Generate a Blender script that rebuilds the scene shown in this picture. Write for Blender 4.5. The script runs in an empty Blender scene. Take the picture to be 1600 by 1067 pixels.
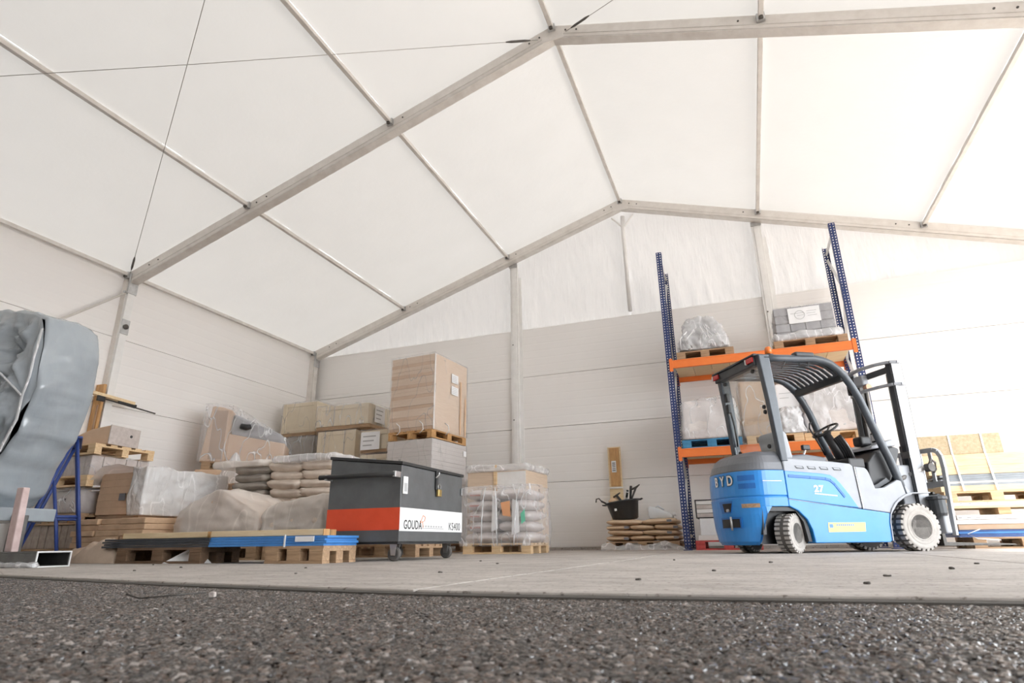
import bpy, bmesh, math, random
from mathutils import Vector, Matrix, noise
PI = math.pi
random.seed(7)
SC = bpy.context.scene
COL = SC.collection

# ------------------------------------------------------------------ camera
cd = bpy.data.cameras.new('camera'); cam = bpy.data.objects.new('camera', cd); COL.objects.link(cam)
cd.sensor_width = 36.0; cd.lens = 931.895 * 36 / 1600
cd.clip_start = 0.02; cd.clip_end = 300
RX = (0.93411751, 0.35676389, -0.01200025)      # camera right, up and forward in the room's axes
RU = (0.12463006, -0.29444913, 0.9475057)
RF = (-0.33450235, 0.88657726, 0.31951359)
cam.matrix_world = Matrix(((RX[0], RU[0], -RF[0], 0), (RX[1], RU[1], -RF[1], 0), (RX[2], RU[2], -RF[2], 0.15), (0, 0, 0, 1)))
cd.dof.use_dof = True; cd.dof.focus_distance = 7.5; cd.dof.aperture_fstop = 5.0
SC.camera = cam

# ------------------------------------------------------------------ sky, exposure
w = bpy.data.worlds.new('sky'); SC.world = w; w.use_nodes = True
wn = w.node_tree; bg = wn.nodes['Background']
bg.inputs[0].default_value = (0.91, 0.955, 1.0, 1); bg.inputs[1].default_value = 3.2
sd = bpy.data.lights.new('sun', 'SUN'); sd.energy = 6.0; sd.angle = math.radians(12); sd.color = (1, 0.975, 0.94)
sun = bpy.data.objects.new('sun', sd); COL.objects.link(sun)
sun.rotation_euler = Vector((-0.62, 0.05, -0.78)).to_track_quat('-Z', 'Y').to_euler()
SC.view_settings.view_transform = 'Standard'; SC.view_settings.look = 'None'
SC.view_settings.exposure = 1.42; SC.view_settings.gamma = 1.0
SC.view_settings.use_curve_mapping = False
SC.cycles.max_bounces = 10; SC.cycles.diffuse_bounces = 6; SC.cycles.transparent_max_bounces = 16
SC.cycles.caustics_reflective = False; SC.cycles.caustics_refractive = False

# ------------------------------------------------------------------ materials
MATS = {}
def nodes_of(name):
    m = bpy.data.materials.new(name); m.use_nodes = True
    nt = m.node_tree; nt.nodes.clear()
    out = nt.nodes.new('ShaderNodeOutputMaterial')
    return m, nt, out
def lnk(nt, a, b): nt.links.new(a, b)
def noise_tex(nt, scale, detail=4, rough=0.6, vec=None, stretch=None):
    tc = nt.nodes.new('ShaderNodeTexCoord'); mp = nt.nodes.new('ShaderNodeMapping')
    if stretch: mp.inputs['Scale'].default_value = stretch
    lnk(nt, tc.outputs[vec or 'Object'], mp.inputs[0])
    n = nt.nodes.new('ShaderNodeTexNoise'); n.inputs['Scale'].default_value = scale
    n.inputs['Detail'].default_value = detail; n.inputs['Roughness'].default_value = rough
    lnk(nt, mp.outputs[0], n.inputs['Vector'])
    return n
def ramp(nt, fac, stops):
    r = nt.nodes.new('ShaderNodeValToRGB'); e = r.color_ramp.elements
    while len(e) < len(stops): e.new(0.5)
    for i, (p, c) in enumerate(stops):
        e[i].position = p; e[i].color = (c[0], c[1], c[2], 1)
    lnk(nt, fac, r.inputs[0]); return r
def mat(name, col, col2=None, rough=0.6, metal=0.0, scale=8, stretch=None, bump=0.0, bscale=None, spec=0.5, lo=0.3, hi=0.7, coat=0, detail=5):
    """painted or natural surface: two tones mixed by noise, fine relief from the same noise"""
    if name in MATS: return MATS[name]
    m, nt, out = nodes_of(name)
    b = nt.nodes.new('ShaderNodeBsdfPrincipled')
    b.inputs['Roughness'].default_value = rough; b.inputs['Metallic'].default_value = metal
    b.inputs['Specular IOR Level'].default_value = spec
    if coat: b.inputs['Coat Weight'].default_value = coat; b.inputs['Coat Roughness'].default_value = 0.15
    n = noise_tex(nt, scale, detail, 0.6, None, stretch)
    c2 = col2 or tuple(min(1, x * 0.88) for x in col)
    r = ramp(nt, n.outputs[0], [(lo, c2), (hi, col)])
    lnk(nt, r.outputs[0], b.inputs['Base Color'])
    if bump:
        n2 = noise_tex(nt, bscale or scale * 3, 4, 0.6, None, stretch)
        bp = nt.nodes.new('ShaderNodeBump'); bp.inputs['Strength'].default_value = bump; bp.inputs['Distance'].default_value = 0.02
        lnk(nt, n2.outputs[0], bp.inputs['Height']); lnk(nt, bp.outputs[0], b.inputs['Normal'])
    lnk(nt, b.outputs[0], out.inputs[0]); MATS[name] = m; return m
def film(name, col, opac=0.2, rough=0.12, scale=4.0, bump=0.6, crease=0.55):
    """plastic sheet: partly see-through, glossy, with whitish crease lines"""
    m, nt, out = nodes_of(name)
    b = nt.nodes.new('ShaderNodeBsdfPrincipled'); b.inputs['Base Color'].default_value = (*col, 1)
    b.inputs['Roughness'].default_value = rough; b.inputs['Specular IOR Level'].default_value = 0.8
    t = nt.nodes.new('ShaderNodeBsdfTransparent'); t.inputs[0].default_value = (0.97, 0.97, 0.98, 1)
    mx = nt.nodes.new('ShaderNodeMixShader')
    n = noise_tex(nt, scale, 1.5, 0.5, None, (1.0, 1.0, 0.35)); n.inputs['Distortion'].default_value = 0.15
    sb = nt.nodes.new('ShaderNodeMath'); sb.operation = 'SUBTRACT'; sb.inputs[1].default_value = 0.5; lnk(nt, n.outputs[0], sb.inputs[0])
    ab = nt.nodes.new('ShaderNodeMath'); ab.operation = 'ABSOLUTE'; lnk(nt, sb.outputs[0], ab.inputs[0])
    r = ramp(nt, ab.outputs[0], [(0.0, (opac + crease,) * 3), (0.006, (opac + crease * 0.4,) * 3), (0.018, (opac,) * 3), (0.2, (opac * 0.9,) * 3)])
    n2 = noise_tex(nt, scale * 1.3, 4, 0.55, None, (1, 1, 0.6)); n2.inputs['Distortion'].default_value = 1.0
    bp = nt.nodes.new('ShaderNodeBump'); bp.inputs['Strength'].default_value = bump; bp.inputs['Distance'].default_value = 0.05
    lnk(nt, n2.outputs[0], bp.inputs['Height']); lnk(nt, bp.outputs[0], b.inputs['Normal'])
    lnk(nt, r.outputs[0], mx.inputs[0]); lnk(nt, t.outputs[0], mx.inputs[1]); lnk(nt, b.outputs[0], mx.inputs[2])
    lnk(nt, mx.outputs[0], out.inputs[0]); MATS[name] = m; return m
def glass(name, tint, fac=0.88):
    m, nt, out = nodes_of(name)
    g = nt.nodes.new('ShaderNodeBsdfGlossy'); g.inputs['Roughness'].default_value = 0.03
    t = nt.nodes.new('ShaderNodeBsdfTransparent'); t.inputs[0].default_value = (*tint, 1)
    mx = nt.nodes.new('ShaderNodeMixShader'); mx.inputs[0].default_value = 1 - fac
    lnk(nt, t.outputs[0], mx.inputs[1]); lnk(nt, g.outputs[0], mx.inputs[2]); lnk(nt, mx.outputs[0], out.inputs[0])
    MATS[name] = m; return m
def cloth(name, col, trans, tfac, bump=0.25, scale=3.0, stretch=None, rough=0.55):
    """tent sheet: lets daylight through"""
    m, nt, out = nodes_of(name)
    b = nt.nodes.new('ShaderNodeBsdfPrincipled'); b.inputs['Roughness'].default_value = rough
    n0 = noise_tex(nt, 1.1, 3, 0.5)
    r = ramp(nt, n0.outputs[0], [(0.3, tuple(x * 0.96 for x in col)), (0.7, col)]); lnk(nt, r.outputs[0], b.inputs['Base Color'])
    t = nt.nodes.new('ShaderNodeBsdfTranslucent'); t.inputs[0].default_value = (*trans, 1)
    mx = nt.nodes.new('ShaderNodeMixShader'); mx.inputs[0].default_value = tfac
    n2 = noise_tex(nt, scale, 4, 0.55, None, stretch)
    bp = nt.nodes.new('ShaderNodeBump'); bp.inputs['Strength'].default_value = bump; bp.inputs['Distance'].default_value = 0.03
    lnk(nt, n2.outputs[0], bp.inputs['Height']); lnk(nt, bp.outputs[0], b.inputs['Normal'])
    lnk(nt, b.outputs[0], mx.inputs[1]); lnk(nt, t.outputs[0], mx.inputs[2]); lnk(nt, mx.outputs[0], out.inputs[0])
    MATS[name] = m; return m

def sandwich(name):
    m, nt, out = nodes_of(name)
    b = nt.nodes.new('ShaderNodeBsdfPrincipled'); b.inputs['Roughness'].default_value = 0.45
    n = noise_tex(nt, 0.6, 3, 0.5)
    r = ramp(nt, n.outputs[0], [(0.3, (0.845, 0.82, 0.80)), (0.7, (0.88, 0.86, 0.84))]); lnk(nt, r.outputs[0], b.inputs['Base Color'])
    tc = nt.nodes.new('ShaderNodeTexCoord'); wv = nt.nodes.new('ShaderNodeTexWave')
    wv.wave_type = 'BANDS'; wv.bands_direction = 'Z'; wv.inputs['Scale'].default_value = 1.9; wv.inputs['Distortion'].default_value = 0
    lnk(nt, tc.outputs['Object'], wv.inputs['Vector'])
    rp = ramp(nt, wv.outputs[1], [(0.0, (0, 0, 0)), (0.16, (1, 1, 1))])
    bp = nt.nodes.new('ShaderNodeBump'); bp.inputs['Strength'].default_value = 0.14; bp.inputs['Distance'].default_value = 0.01
    lnk(nt, rp.outputs[0], bp.inputs['Height']); lnk(nt, bp.outputs[0], b.inputs['Normal'])
    lnk(nt, b.outputs[0], out.inputs[0]); MATS[name] = m; return m

def concrete_mat(name):
    """power-floated slab: cloudy grey, dragged dirt streaks and dark specks"""
    m, nt, out = nodes_of(name)
    b = nt.nodes.new('ShaderNodeBsdfPrincipled'); b.inputs['Roughness'].default_value = 0.8; b.inputs['Specular IOR Level'].default_value = 0.3
    r1 = ramp(nt, noise_tex(nt, 1.3, 5, 0.6).outputs[0], [(0.3, (0.40, 0.365, 0.335)), (0.7, (0.53, 0.49, 0.455))])
    r2 = ramp(nt, noise_tex(nt, 5.0, 6, 0.65, None, (0.7, 1.5, 1)).outputs[0], [(0.36, (0.62, 0.60, 0.58)), (0.62, (1, 1, 1))])
    r3 = ramp(nt, noise_tex(nt, 34, 4, 0.6).outputs[0], [(0.33, (0.35, 0.32, 0.30)), (0.42, (1, 1, 1))])
    m1 = nt.nodes.new('ShaderNodeMixRGB'); m1.blend_type = 'MULTIPLY'; m1.inputs[0].default_value = 0.6
    m2 = nt.nodes.new('ShaderNodeMixRGB'); m2.blend_type = 'MULTIPLY'; m2.inputs[0].default_value = 0.9
    lnk(nt, r1.outputs[0], m1.inputs[1]); lnk(nt, r2.outputs[0], m1.inputs[2]); lnk(nt, m1.outputs[0], m2.inputs[1]); lnk(nt, r3.outputs[0], m2.inputs[2])
    lnk(nt, m2.outputs[0], b.inputs['Base Color'])
    bp = nt.nodes.new('ShaderNodeBump'); bp.inputs['Strength'].default_value = 0.3; bp.inputs['Distance'].default_value = 0.01
    lnk(nt, noise_tex(nt, 60, 4, 0.6).outputs[0], bp.inputs['Height']); lnk(nt, bp.outputs[0], b.inputs['Normal'])
    lnk(nt, b.outputs[0], out.inputs[0]); MATS[name] = m; return m

cloth('roof_sheet', (0.575, 0.565, 0.555), (0.86, 0.82, 0.77), 0.05)
cloth('gable_film', (0.83, 0.81, 0.80), (0.85, 0.83, 0.80), 0.06, 0.5, 5, (4, 1, 0.6), 0.35)
sandwich('wall_panel')
mat('aluminium', (0.78, 0.74, 0.70), (0.68, 0.635, 0.59), 0.42, 0.0, 6, (1, 1, 1), 0.05)
mat('purlin_metal', (0.72, 0.69, 0.65), (0.60, 0.56, 0.52), 0.4, 0.0, 6)
mat('column_white', (0.86, 0.85, 0.83), (0.78, 0.77, 0.75), 0.4, 0.0, 6)
mat('steel_dark', (0.09, 0.085, 0.08), (0.05, 0.045, 0.04), 0.45, 0.6, 20)
mat('bolt_dark', (0.12, 0.11, 0.10), None, 0.5, 0.5, 20)
mat('steel_bright', (0.62, 0.62, 0.62), (0.45, 0.45, 0.45), 0.3, 0.85, 12)
mat('cable_steel', (0.40, 0.38, 0.35), None, 0.5, 0.6, 30)
concrete_mat('concrete')
mat('joint_dark', (0.10, 0.09, 0.08), None, 0.9, 0, 10)
mat('asphalt', (0.07, 0.058, 0.052), (0.025, 0.021, 0.019), 0.62, 0, 140, None, 0.8, 160, 0.5, 0.35, 0.65)
mat('pine', (0.80, 0.60, 0.37), (0.60, 0.40, 0.21), 0.65, 0, 5, (1, 9, 9), 0.08)
mat('pine_pale', (0.86, 0.70, 0.46), (0.74, 0.55, 0.32), 0.65, 0, 5, (1, 9, 9), 0.08)
mat('wood_shaded', (0.20, 0.12, 0.07), (0.10, 0.06, 0.035), 0.75, 0, 5, (1, 9, 9), 0.12)
mat('wood_worn', (0.50, 0.335, 0.20), (0.27, 0.17, 0.10), 0.75, 0, 5, (1, 9, 9), 0.12)
mat('wood_orange', (0.62, 0.36, 0.15), (0.42, 0.22, 0.08), 0.6, 0, 5, (7, 7, 1), 0.06)
mat('osb', (0.66, 0.54, 0.37), (0.48, 0.37, 0.23), 0.75, 0, 26, None, 0.15)
mat('pallet_blue', (0.07, 0.30, 0.52), (0.04, 0.19, 0.36), 0.6, 0, 9, None, 0.08)
mat('pallet_red', (0.62, 0.09, 0.08), (0.40, 0.05, 0.05), 0.6, 0, 9, None, 0.08)
mat('cardboard', (0.67, 0.475, 0.325), (0.57, 0.39, 0.26), 0.7, 0, 4, None, 0.1)
mat('cardboard_dark', (0.44, 0.30, 0.20), (0.35, 0.23, 0.15), 0.7, 0, 4, None, 0.1)
mat('board_edge', (0.76, 0.61, 0.47), (0.64, 0.49, 0.36), 0.7, 0, 3, (1, 1, 30), 0.1)
mat('board_grey', (0.62, 0.58, 0.55), (0.53, 0.49, 0.46), 0.6, 0, 3, (1, 1, 30), 0.08)
mat('crate_ply', (0.80, 0.70, 0.52), (0.70, 0.59, 0.41), 0.65, 0, 3, None, 0.1)
mat('clay', (0.74, 0.52, 0.34), (0.58, 0.385, 0.24), 0.75, 0, 5, None, 0.15)
mat('paver', (0.60, 0.535, 0.50), (0.46, 0.40, 0.37), 0.85, 0, 14, None, 0.25)
mat('paver_dark', (0.44, 0.37, 0.32), (0.31, 0.255, 0.215), 0.85, 0, 14, None, 0.25)
mat('block_grey', (0.42, 0.42, 0.44), (0.29, 0.29, 0.30), 0.8, 0, 8, None, 0.2)
mat('sack_beige', (0.76, 0.66, 0.57), (0.62, 0.52, 0.43), 0.7, 0, 5, None, 0.5, 9)
mat('sack_grey', (0.40, 0.355, 0.31), (0.27, 0.235, 0.20), 0.6, 0, 5, None, 0.5, 9)
mat('sack_brown', (0.74, 0.56, 0.40), (0.58, 0.42, 0.28), 0.7, 0, 5, None, 0.5, 9)
mat('sack_white', (0.78, 0.73, 0.70), (0.64, 0.58, 0.55), 0.6, 0, 4, None, 0.5, 8)
mat('print_grey', (0.20, 0.20, 0.22), None, 0.7)
mat('print_orange', (0.80, 0.40, 0.20), None, 0.6)
mat('print_green', (0.18, 0.62, 0.42), None, 0.6)
mat('print_blue', (0.15, 0.30, 0.55), None, 0.6)
mat('print_red', (0.55, 0.25, 0.22), None, 0.6)
mat('paper', (0.85, 0.85, 0.86), (0.78, 0.78, 0.79), 0.7, 0, 6)
mat('paper_brown', (0.60, 0.475, 0.37), (0.46, 0.345, 0.26), 0.7, 0, 4, None, 0.3)
mat('poly_white', (0.86, 0.86, 0.86), (0.78, 0.78, 0.79), 0.35, 0, 4, None, 0.2)
mat('strap_white', (0.85, 0.85, 0.85), None, 0.5)
mat('tarp_grey', (0.40, 0.44, 0.47), (0.30, 0.335, 0.365), 0.16, 0, 1.7, (1, 1, 0.5), 0.5, 3.5, 0.8)
mat('tube_steel', (0.16, 0.155, 0.145), (0.10, 0.095, 0.09), 0.5, 0.4, 10)
mat('tube_edge', (0.75, 0.75, 0.74), None, 0.4, 0.4, 10)
mat('leg_pink', (0.66, 0.53, 0.51), (0.52, 0.38, 0.36), 0.6, 0, 9)
mat('trestle_blue', (0.035, 0.07, 0.27), (0.02, 0.045, 0.19), 0.4, 0, 10)
mat('rack_blue', (0.022, 0.045, 0.17), (0.014, 0.03, 0.12), 0.4, 0, 6)
mat('rack_orange', (0.90, 0.225, 0.045), (0.82, 0.185, 0.035), 0.45, 0, 4)
mat('rack_brace', (0.62, 0.62, 0.62), (0.5, 0.5, 0.5), 0.45, 0.4, 6)
mat('chest_grey', (0.125, 0.13, 0.132), (0.09, 0.092, 0.093), 0.35, 0, 5, None, 0.03, 60)
mat('chest_black', (0.03, 0.03, 0.03), None, 0.45)
mat('stripe_red', (0.78, 0.085, 0.028), (0.72, 0.07, 0.02), 0.4)
mat('stripe_white', (0.86, 0.86, 0.86), (0.80, 0.80, 0.80), 0.4)
mat('ink', (0.05, 0.05, 0.05), None, 0.5)
mat('ink_grey', (0.45, 0.45, 0.45), None, 0.5)
mat('ink_orange', (0.80, 0.33, 0.18), None, 0.5)
mat('brass', (0.62, 0.45, 0.18), None, 0.35, 0.8)
mat('truck_blue', (0.028, 0.265, 0.71), (0.022, 0.225, 0.63), 0.28, 0, 3, None, 0, None, 0.5, 0.3, 0.7, 0.3)
mat('truck_blue_deep', (0.018, 0.15, 0.50), None, 0.35)
mat('truck_grey', (0.16, 0.17, 0.19), (0.125, 0.13, 0.145), 0.4, 0, 4, None, 0.05, 80)
mat('truck_light', (0.50, 0.525, 0.56), (0.42, 0.44, 0.47), 0.35, 0, 4)
mat('truck_mid', (0.35, 0.37, 0.405), (0.295, 0.31, 0.34), 0.35, 0, 4)
mat('truck_dark', (0.045, 0.052, 0.06), (0.03, 0.034, 0.04), 0.4, 0, 5)
mat('guard_paint', (0.075, 0.09, 0.11), (0.055, 0.066, 0.08), 0.3, 0, 5)
mat('plastic_black', (0.018, 0.018, 0.02), None, 0.4)
mat('rubber', (0.13, 0.12, 0.11), (0.08, 0.074, 0.068), 0.85, 0, 8, None, 0.1)
mat('rubber_dusty', (0.50, 0.47, 0.44), (0.36, 0.335, 0.31), 0.85, 0, 8, None, 0.1)
mat('hub_grey', (0.16, 0.15, 0.145), (0.10, 0.095, 0.09), 0.5, 0.3, 8)
mat('lamp_red', (0.55, 0.03, 0.03), None, 0.2)
mat('lamp_orange', (0.90, 0.22, 0.04), None, 0.25)
mat('letter_white', (0.88, 0.88, 0.88), None, 0.4)
mat('sticker_yellow', (0.86, 0.70, 0.25), (0.82, 0.64, 0.2), 0.4)
mat('tub_black', (0.03, 0.033, 0.036), (0.02, 0.022, 0.024), 0.3, 0, 6)
mat('sheet_black', (0.05, 0.055, 0.065), (0.035, 0.038, 0.045), 0.5, 0, 6)
mat('sheet_blue', (0.06, 0.25, 0.62), (0.045, 0.19, 0.5), 0.45, 0, 6)
mat('sheet_dark_blue', (0.03, 0.09, 0.28), (0.02, 0.06, 0.2), 0.45, 0, 6)
mat('sheet_grey', (0.36, 0.40, 0.44), (0.28, 0.31, 0.34), 0.4, 0, 6)
mat('sheet_white', (0.84, 0.82, 0.80), (0.76, 0.73, 0.70), 0.5, 0, 6)
mat('jerrycan', (0.72, 0.75, 0.78), (0.66, 0.69, 0.72), 0.3, 0, 4)
mat('copper', (0.50, 0.28, 0.18), None, 0.45, 0.5)
film('wrap_clear', (0.90, 0.90, 0.91), 0.22, 0.12, 4.5, 0.7)
film('wrap_milky', (0.88, 0.88, 0.89), 0.52, 0.15, 5, 0.7, 0.4)
film('wrap_white', (0.88, 0.88, 0.88), 0.68, 0.15, 4, 0.7, 0.3)
film('wrap_paper', (0.93, 0.87, 0.81), 0.64, 0.3, 2.2, 0.45, 0.12)
film('wrap_thin', (0.92, 0.90, 0.88), 0.14, 0.15, 3.2, 0.25, 0.18)
glass('window_glass', (0.93, 0.95, 0.95))

# ------------------------------------------------------------------ mesh helpers
class MB:
    def __init__(s): s.v = []; s.f = []
    def add(s, vs, fs):
        o = len(s.v); s.v += [tuple(v) for v in vs]; s.f += [tuple(i + o for i in f) for f in fs]; return s
    def box(s, x0, x1, y0, y1, z0, z1):
        return s.add([(x0,y0,z0),(x1,y0,z0),(x1,y1,z0),(x0,y1,z0),(x0,y0,z1),(x1,y0,z1),(x1,y1,z1),(x0,y1,z1)],
                     [(3,2,1,0),(4,5,6,7),(0,1,5,4),(1,2,6,5),(2,3,7,6),(3,0,4,7)])
    def cbox(s, c, d): return s.box(c[0]-d[0]/2, c[0]+d[0]/2, c[1]-d[1]/2, c[1]+d[1]/2, c[2]-d[2]/2, c[2]+d[2]/2)
    def prism(s, poly, a, b, plane='xz'):
        """a polygon drawn in one plane, given thickness a..b along the third axis"""
        mk = {'xz': lambda p, t: (p[0], t, p[1]), 'xy': lambda p, t: (p[0], p[1], t), 'yz': lambda p, t: (t, p[0], p[1])}[plane]
        n = len(poly)
        return s.add([mk(p, a) for p in poly] + [mk(p, b) for p in poly],
                     [tuple(range(n)), tuple(range(2*n-1, n-1, -1))] + [(i, i+n, (i+1) % n + n, (i+1) % n) for i in range(n)])
    def bar(s, p, q, w, h, up=(0, 0, 1)):
        p = Vector(p); q = Vector(q); d = (q - p).normalized(); u = Vector(up)
        if abs(d.dot(u)) > 0.98: u = Vector((0, 1, 0))
        a = d.cross(u).normalized(); b = a.cross(d).normalized(); vs = []
        for e in (p, q):
            for i, j in ((-1, -1), (1, -1), (1, 1), (-1, 1)): vs.append(e + a * (i*w/2) + b * (j*h/2))
        return s.add(vs, [(3,2,1,0),(4,5,6,7),(0,1,5,4),(1,2,6,5),(2,3,7,6),(3,0,4,7)])
    def tube(s, path, r, n=8, ry=None):
        P = [Vector(p) for p in path]; vs = []; k = len(P)
        ref = Vector((0, 0, 1))
        if abs((P[-1]-P[0]).normalized().dot(ref)) > 0.95: ref = Vector((0, 1, 0))
        for i in range(k):
            d = ((P[min(i+1, k-1)] - P[max(i-1, 0)])).normalized()
            a = d.cross(ref)
            if a.length < 1e-4: a = d.cross(Vector((1, 0, 0)))
            a.normalize(); b = a.cross(d).normalized()
            rr = r[i] if isinstance(r, (list, tuple)) else r
            for j in range(n):
                t = 2*PI*j/n; vs.append(P[i] + a*(rr*math.cos(t)) + b*((ry or rr)*math.sin(t)))
        fs = [(i*n+j, i*n+(j+1) % n, (i+1)*n+(j+1) % n, (i+1)*n+j) for i in range(k-1) for j in range(n)]
        fs += [tuple(range(n-1, -1, -1)), tuple(range((k-1)*n, k*n))]
        return s.add(vs, fs)
    def lathe(s, prof, n=24, axis='z', c=(0, 0, 0)):
        """profile of (radius, height) turned about an axis"""
        vs = []
        for r, h in prof:
            for j in range(n):
                t = 2*PI*j/n; x, y = r*math.cos(t), r*math.sin(t)
                p = (x, y, h) if axis == 'z' else ((x, h, y) if axis == 'y' else (h, x, y))
                vs.append((p[0]+c[0], p[1]+c[1], p[2]+c[2]))
        k = len(prof)
        fs = [(i*n+j, i*n+(j+1) % n, (i+1)*n+(j+1) % n, (i+1)*n+j) for i in range(k-1) for j in range(n)]
        if prof[0][0] > 1e-6: fs.append(tuple(range(n-1, -1, -1)))
        if prof[-1][0] > 1e-6: fs.append(tuple(range((k-1)*n, k*n)))
        return s.add(vs, fs)
    def grid(s, nu, nv, fn):
        vs = [fn(i/nu, j/nv) for j in range(nv+1) for i in range(nu+1)]
        return s.add(vs, [(j*(nu+1)+i, j*(nu+1)+i+1, (j+1)*(nu+1)+i+1, (j+1)*(nu+1)+i) for j in range(nv) for i in range(nu)])
    def loft(s, rings, cap=True):
        n = len(rings[0]); vs = [p for r in rings for p in r]; k = len(rings)
        fs = [(i*n+j, i*n+(j+1) % n, (i+1)*n+(j+1) % n, (i+1)*n+j) for i in range(k-1) for j in range(n)]
        if cap: fs += [tuple(range(n-1, -1, -1)), tuple(range((k-1)*n, k*n))]
        return s.add(vs, fs)
    def mesh(s, name):
        me = bpy.data.meshes.new(name); me.from_pydata(s.v, [], s.f); me.update()
        bm = bmesh.new(); bm.from_mesh(me); bmesh.ops.recalc_face_normals(bm, faces=bm.faces); bm.to_mesh(me); bm.free()
        return me
    def build(s, name, m, parent=None, smooth=False, bevel=0, loc=None, rotz=0, seg=2):
        return mobj(name, s.mesh(name), m, parent, smooth, bevel, loc, rotz, seg)

def mobj(name, me, m, parent=None, smooth=False, bevel=0, loc=None, rotz=0, seg=2):
    if m and not me.materials: me.materials.append(MATS[m])
    if smooth:
        for p in me.polygons: p.use_smooth = True
    o = bpy.data.objects.new(name, me); COL.objects.link(o)
    if parent: o.parent = parent
    if loc: o.location = loc
    if rotz: o.rotation_euler = (0, 0, rotz)
    if bevel:
        b = o.modifiers.new('edge', 'BEVEL'); b.width = bevel; b.segments = seg; b.limit_method = 'ANGLE'; b.angle_limit = math.radians(40)
    return o
def tag(o, label, cat, group=None, kind=None):
    o['label'] = label; o['category'] = cat
    if group: o['group'] = group
    if kind: o['kind'] = kind
    return o
def thing(name, label, cat, loc=(0, 0, 0), rotz=0, group=None):
    o = bpy.data.objects.new(name, None); COL.objects.link(o); o.empty_display_size = 0.1
    o.location = loc; o.rotation_euler = (0, 0, rotz)
    return tag(o, label, cat, group)
def struct(name, loc=(0, 0, 0), label=None):
    o = bpy.data.objects.new(name, None); COL.objects.link(o); o.location = loc; o['kind'] = 'structure'
    if label: o['label'] = label
    return o
def text(name, body, size, m, parent, loc, rot, extrude=0.002, align='LEFT', bold=0.0, sx=1.0):
    c = bpy.data.curves.new(name, 'FONT'); c.body = body; c.size = size; c.extrude = extrude; c.align_x = align; c.space_character = 1.08; c.offset = bold
    tmp = bpy.data.objects.new(name, c); me = bpy.data.meshes.new_from_object(tmp); bpy.data.objects.remove(tmp); bpy.data.curves.remove(c)
    me.materials.clear(); me.materials.append(MATS[m]); o = bpy.data.objects.new(name, me); COL.objects.link(o)
    o.parent = parent; o.location = loc; o.rotation_euler = rot; o.scale = (sx, 1, 1); return o
def fbm(p, sc=1.0, seed=0.0, oct=3):
    v = Vector(p) * sc + Vector((seed * 7.13, seed * 3.71, seed * 1.97))
    t = 0; a = 1
    for _ in range(oct): t += noise.noise(v) * a; v = v * 2.03; a *= 0.5
    return t
def ridge(p, sc=1.0, seed=0.0, oct=3):
    v = Vector(p) * sc + Vector((seed * 5.13, seed * 2.71, seed * 9.97))
    t = 0; a = 1
    for _ in range(oct): t += (1 - abs(noise.noise(v)) * 2) * a; v = v * 2.03; a *= 0.5
    return t

MESHC = {}
def sack_mesh(key, L, W, H, seed, amp=0.012):
    """a filled paper or plastic sack lying flat: pillow with pinched ends and dents"""
    if key in MESHC: return MESHC[key]
    nu, nv = 26, 14
    def sp(c, e): return math.copysign(abs(c) ** e, c)
    def fn(i, j):
        a = 2*PI*i; b = -PI/2 + PI*j
        x = sp(math.cos(b), 0.45) * sp(math.cos(a), 0.35); y = sp(math.cos(b), 0.45) * sp(math.sin(a), 0.35); z = sp(math.sin(b), 0.75)
        q = max(abs(x), abs(y)); hh = 1 - 0.5 * q ** 5
        p = Vector((x*L/2, y*W/2, z*H/2*hh))
        d = fbm(p, 9, seed) * amp + (ridge((p.x, p.y*2.2, p.z*3), 6, seed, 3) - 0.6) * amp * 0.9
        return (p.x + d*x, p.y + d*y, p.z + d*(0.6 if z > 0 else 0.2) + H/2)
    mb = MB().grid(nu, nv, fn); me = mb.mesh(key)
    bm = bmesh.new(); bm.from_mesh(me); bmesh.ops.remove_doubles(bm, verts=bm.verts, dist=0.0005); bmesh.ops.recalc_face_normals(bm, faces=bm.faces); bm.to_mesh(me); bm.free()
    MESHC[key] = me; return me

def shell(L, W, H, n=14, amp=0.02, seed=1, sc=4, rnd=0.25, taper=(1, 1), lean=0, top=None, bottom=True, crisp=0.5):
    """crumpled cover around a load: subdivided box, rounded, tapered and wrinkled; origin at the base centre"""
    mb = MB()
    def put(x, y, z):
        r = Vector((x, y, z*2-1)); m = max(abs(r.x), abs(r.y), abs(r.z)) or 1
        sphere = r.normalized() * 1.25
        q = r.lerp(Vector((max(-1, min(1, sphere.x)), max(-1, min(1, sphere.y)), max(-1, min(1, sphere.z)))), rnd)
        t = (q.z + 1)/2; tx = 1 + (taper[0]-1)*t; ty = 1 + (taper[1]-1)*t
        p = Vector((q.x*L/2*tx + lean*t, q.y*W/2*ty, t*H))
        if top and z > 0.0: p.z *= top(q.x, q.y)
        d = fbm(p, sc, seed) * amp + (ridge(p, sc*1.1, seed, 3) - 0.6) * amp * crisp
        nrm = Vector((q.x*abs(q.x)**3, q.y*abs(q.y)**3, (2*t-1)*abs(2*t-1)**3 if z > 0 else 0)); 
        if nrm.length > 1e-5: nrm.normalize()
        p += nrm * d
        if p.z < 0: p.z = 0
        return tuple(p)
    mb.grid(n, n, lambda a, b: put(a*2-1, b*2-1, 1))
    if bottom: mb.grid(n, n, lambda a, b: put(a*2-1, b*2-1, 0))
    for s in (-1, 1):
        mb.grid(n, n, lambda a, b: put(a*2-1, s, b)); mb.grid(n, n, lambda a, b: put(s, a*2-1, b))
    me = mb.mesh('shell'); bm = bmesh.new(); bm.from_mesh(me)
    bmesh.ops.remove_doubles(bm, verts=bm.verts, dist=0.0004); bmesh.ops.recalc_face_normals(bm, faces=bm.faces); bm.to_mesh(me); bm.free()
    return me
def chip(bm_or_mb, *a): return bm_or_mb

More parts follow.
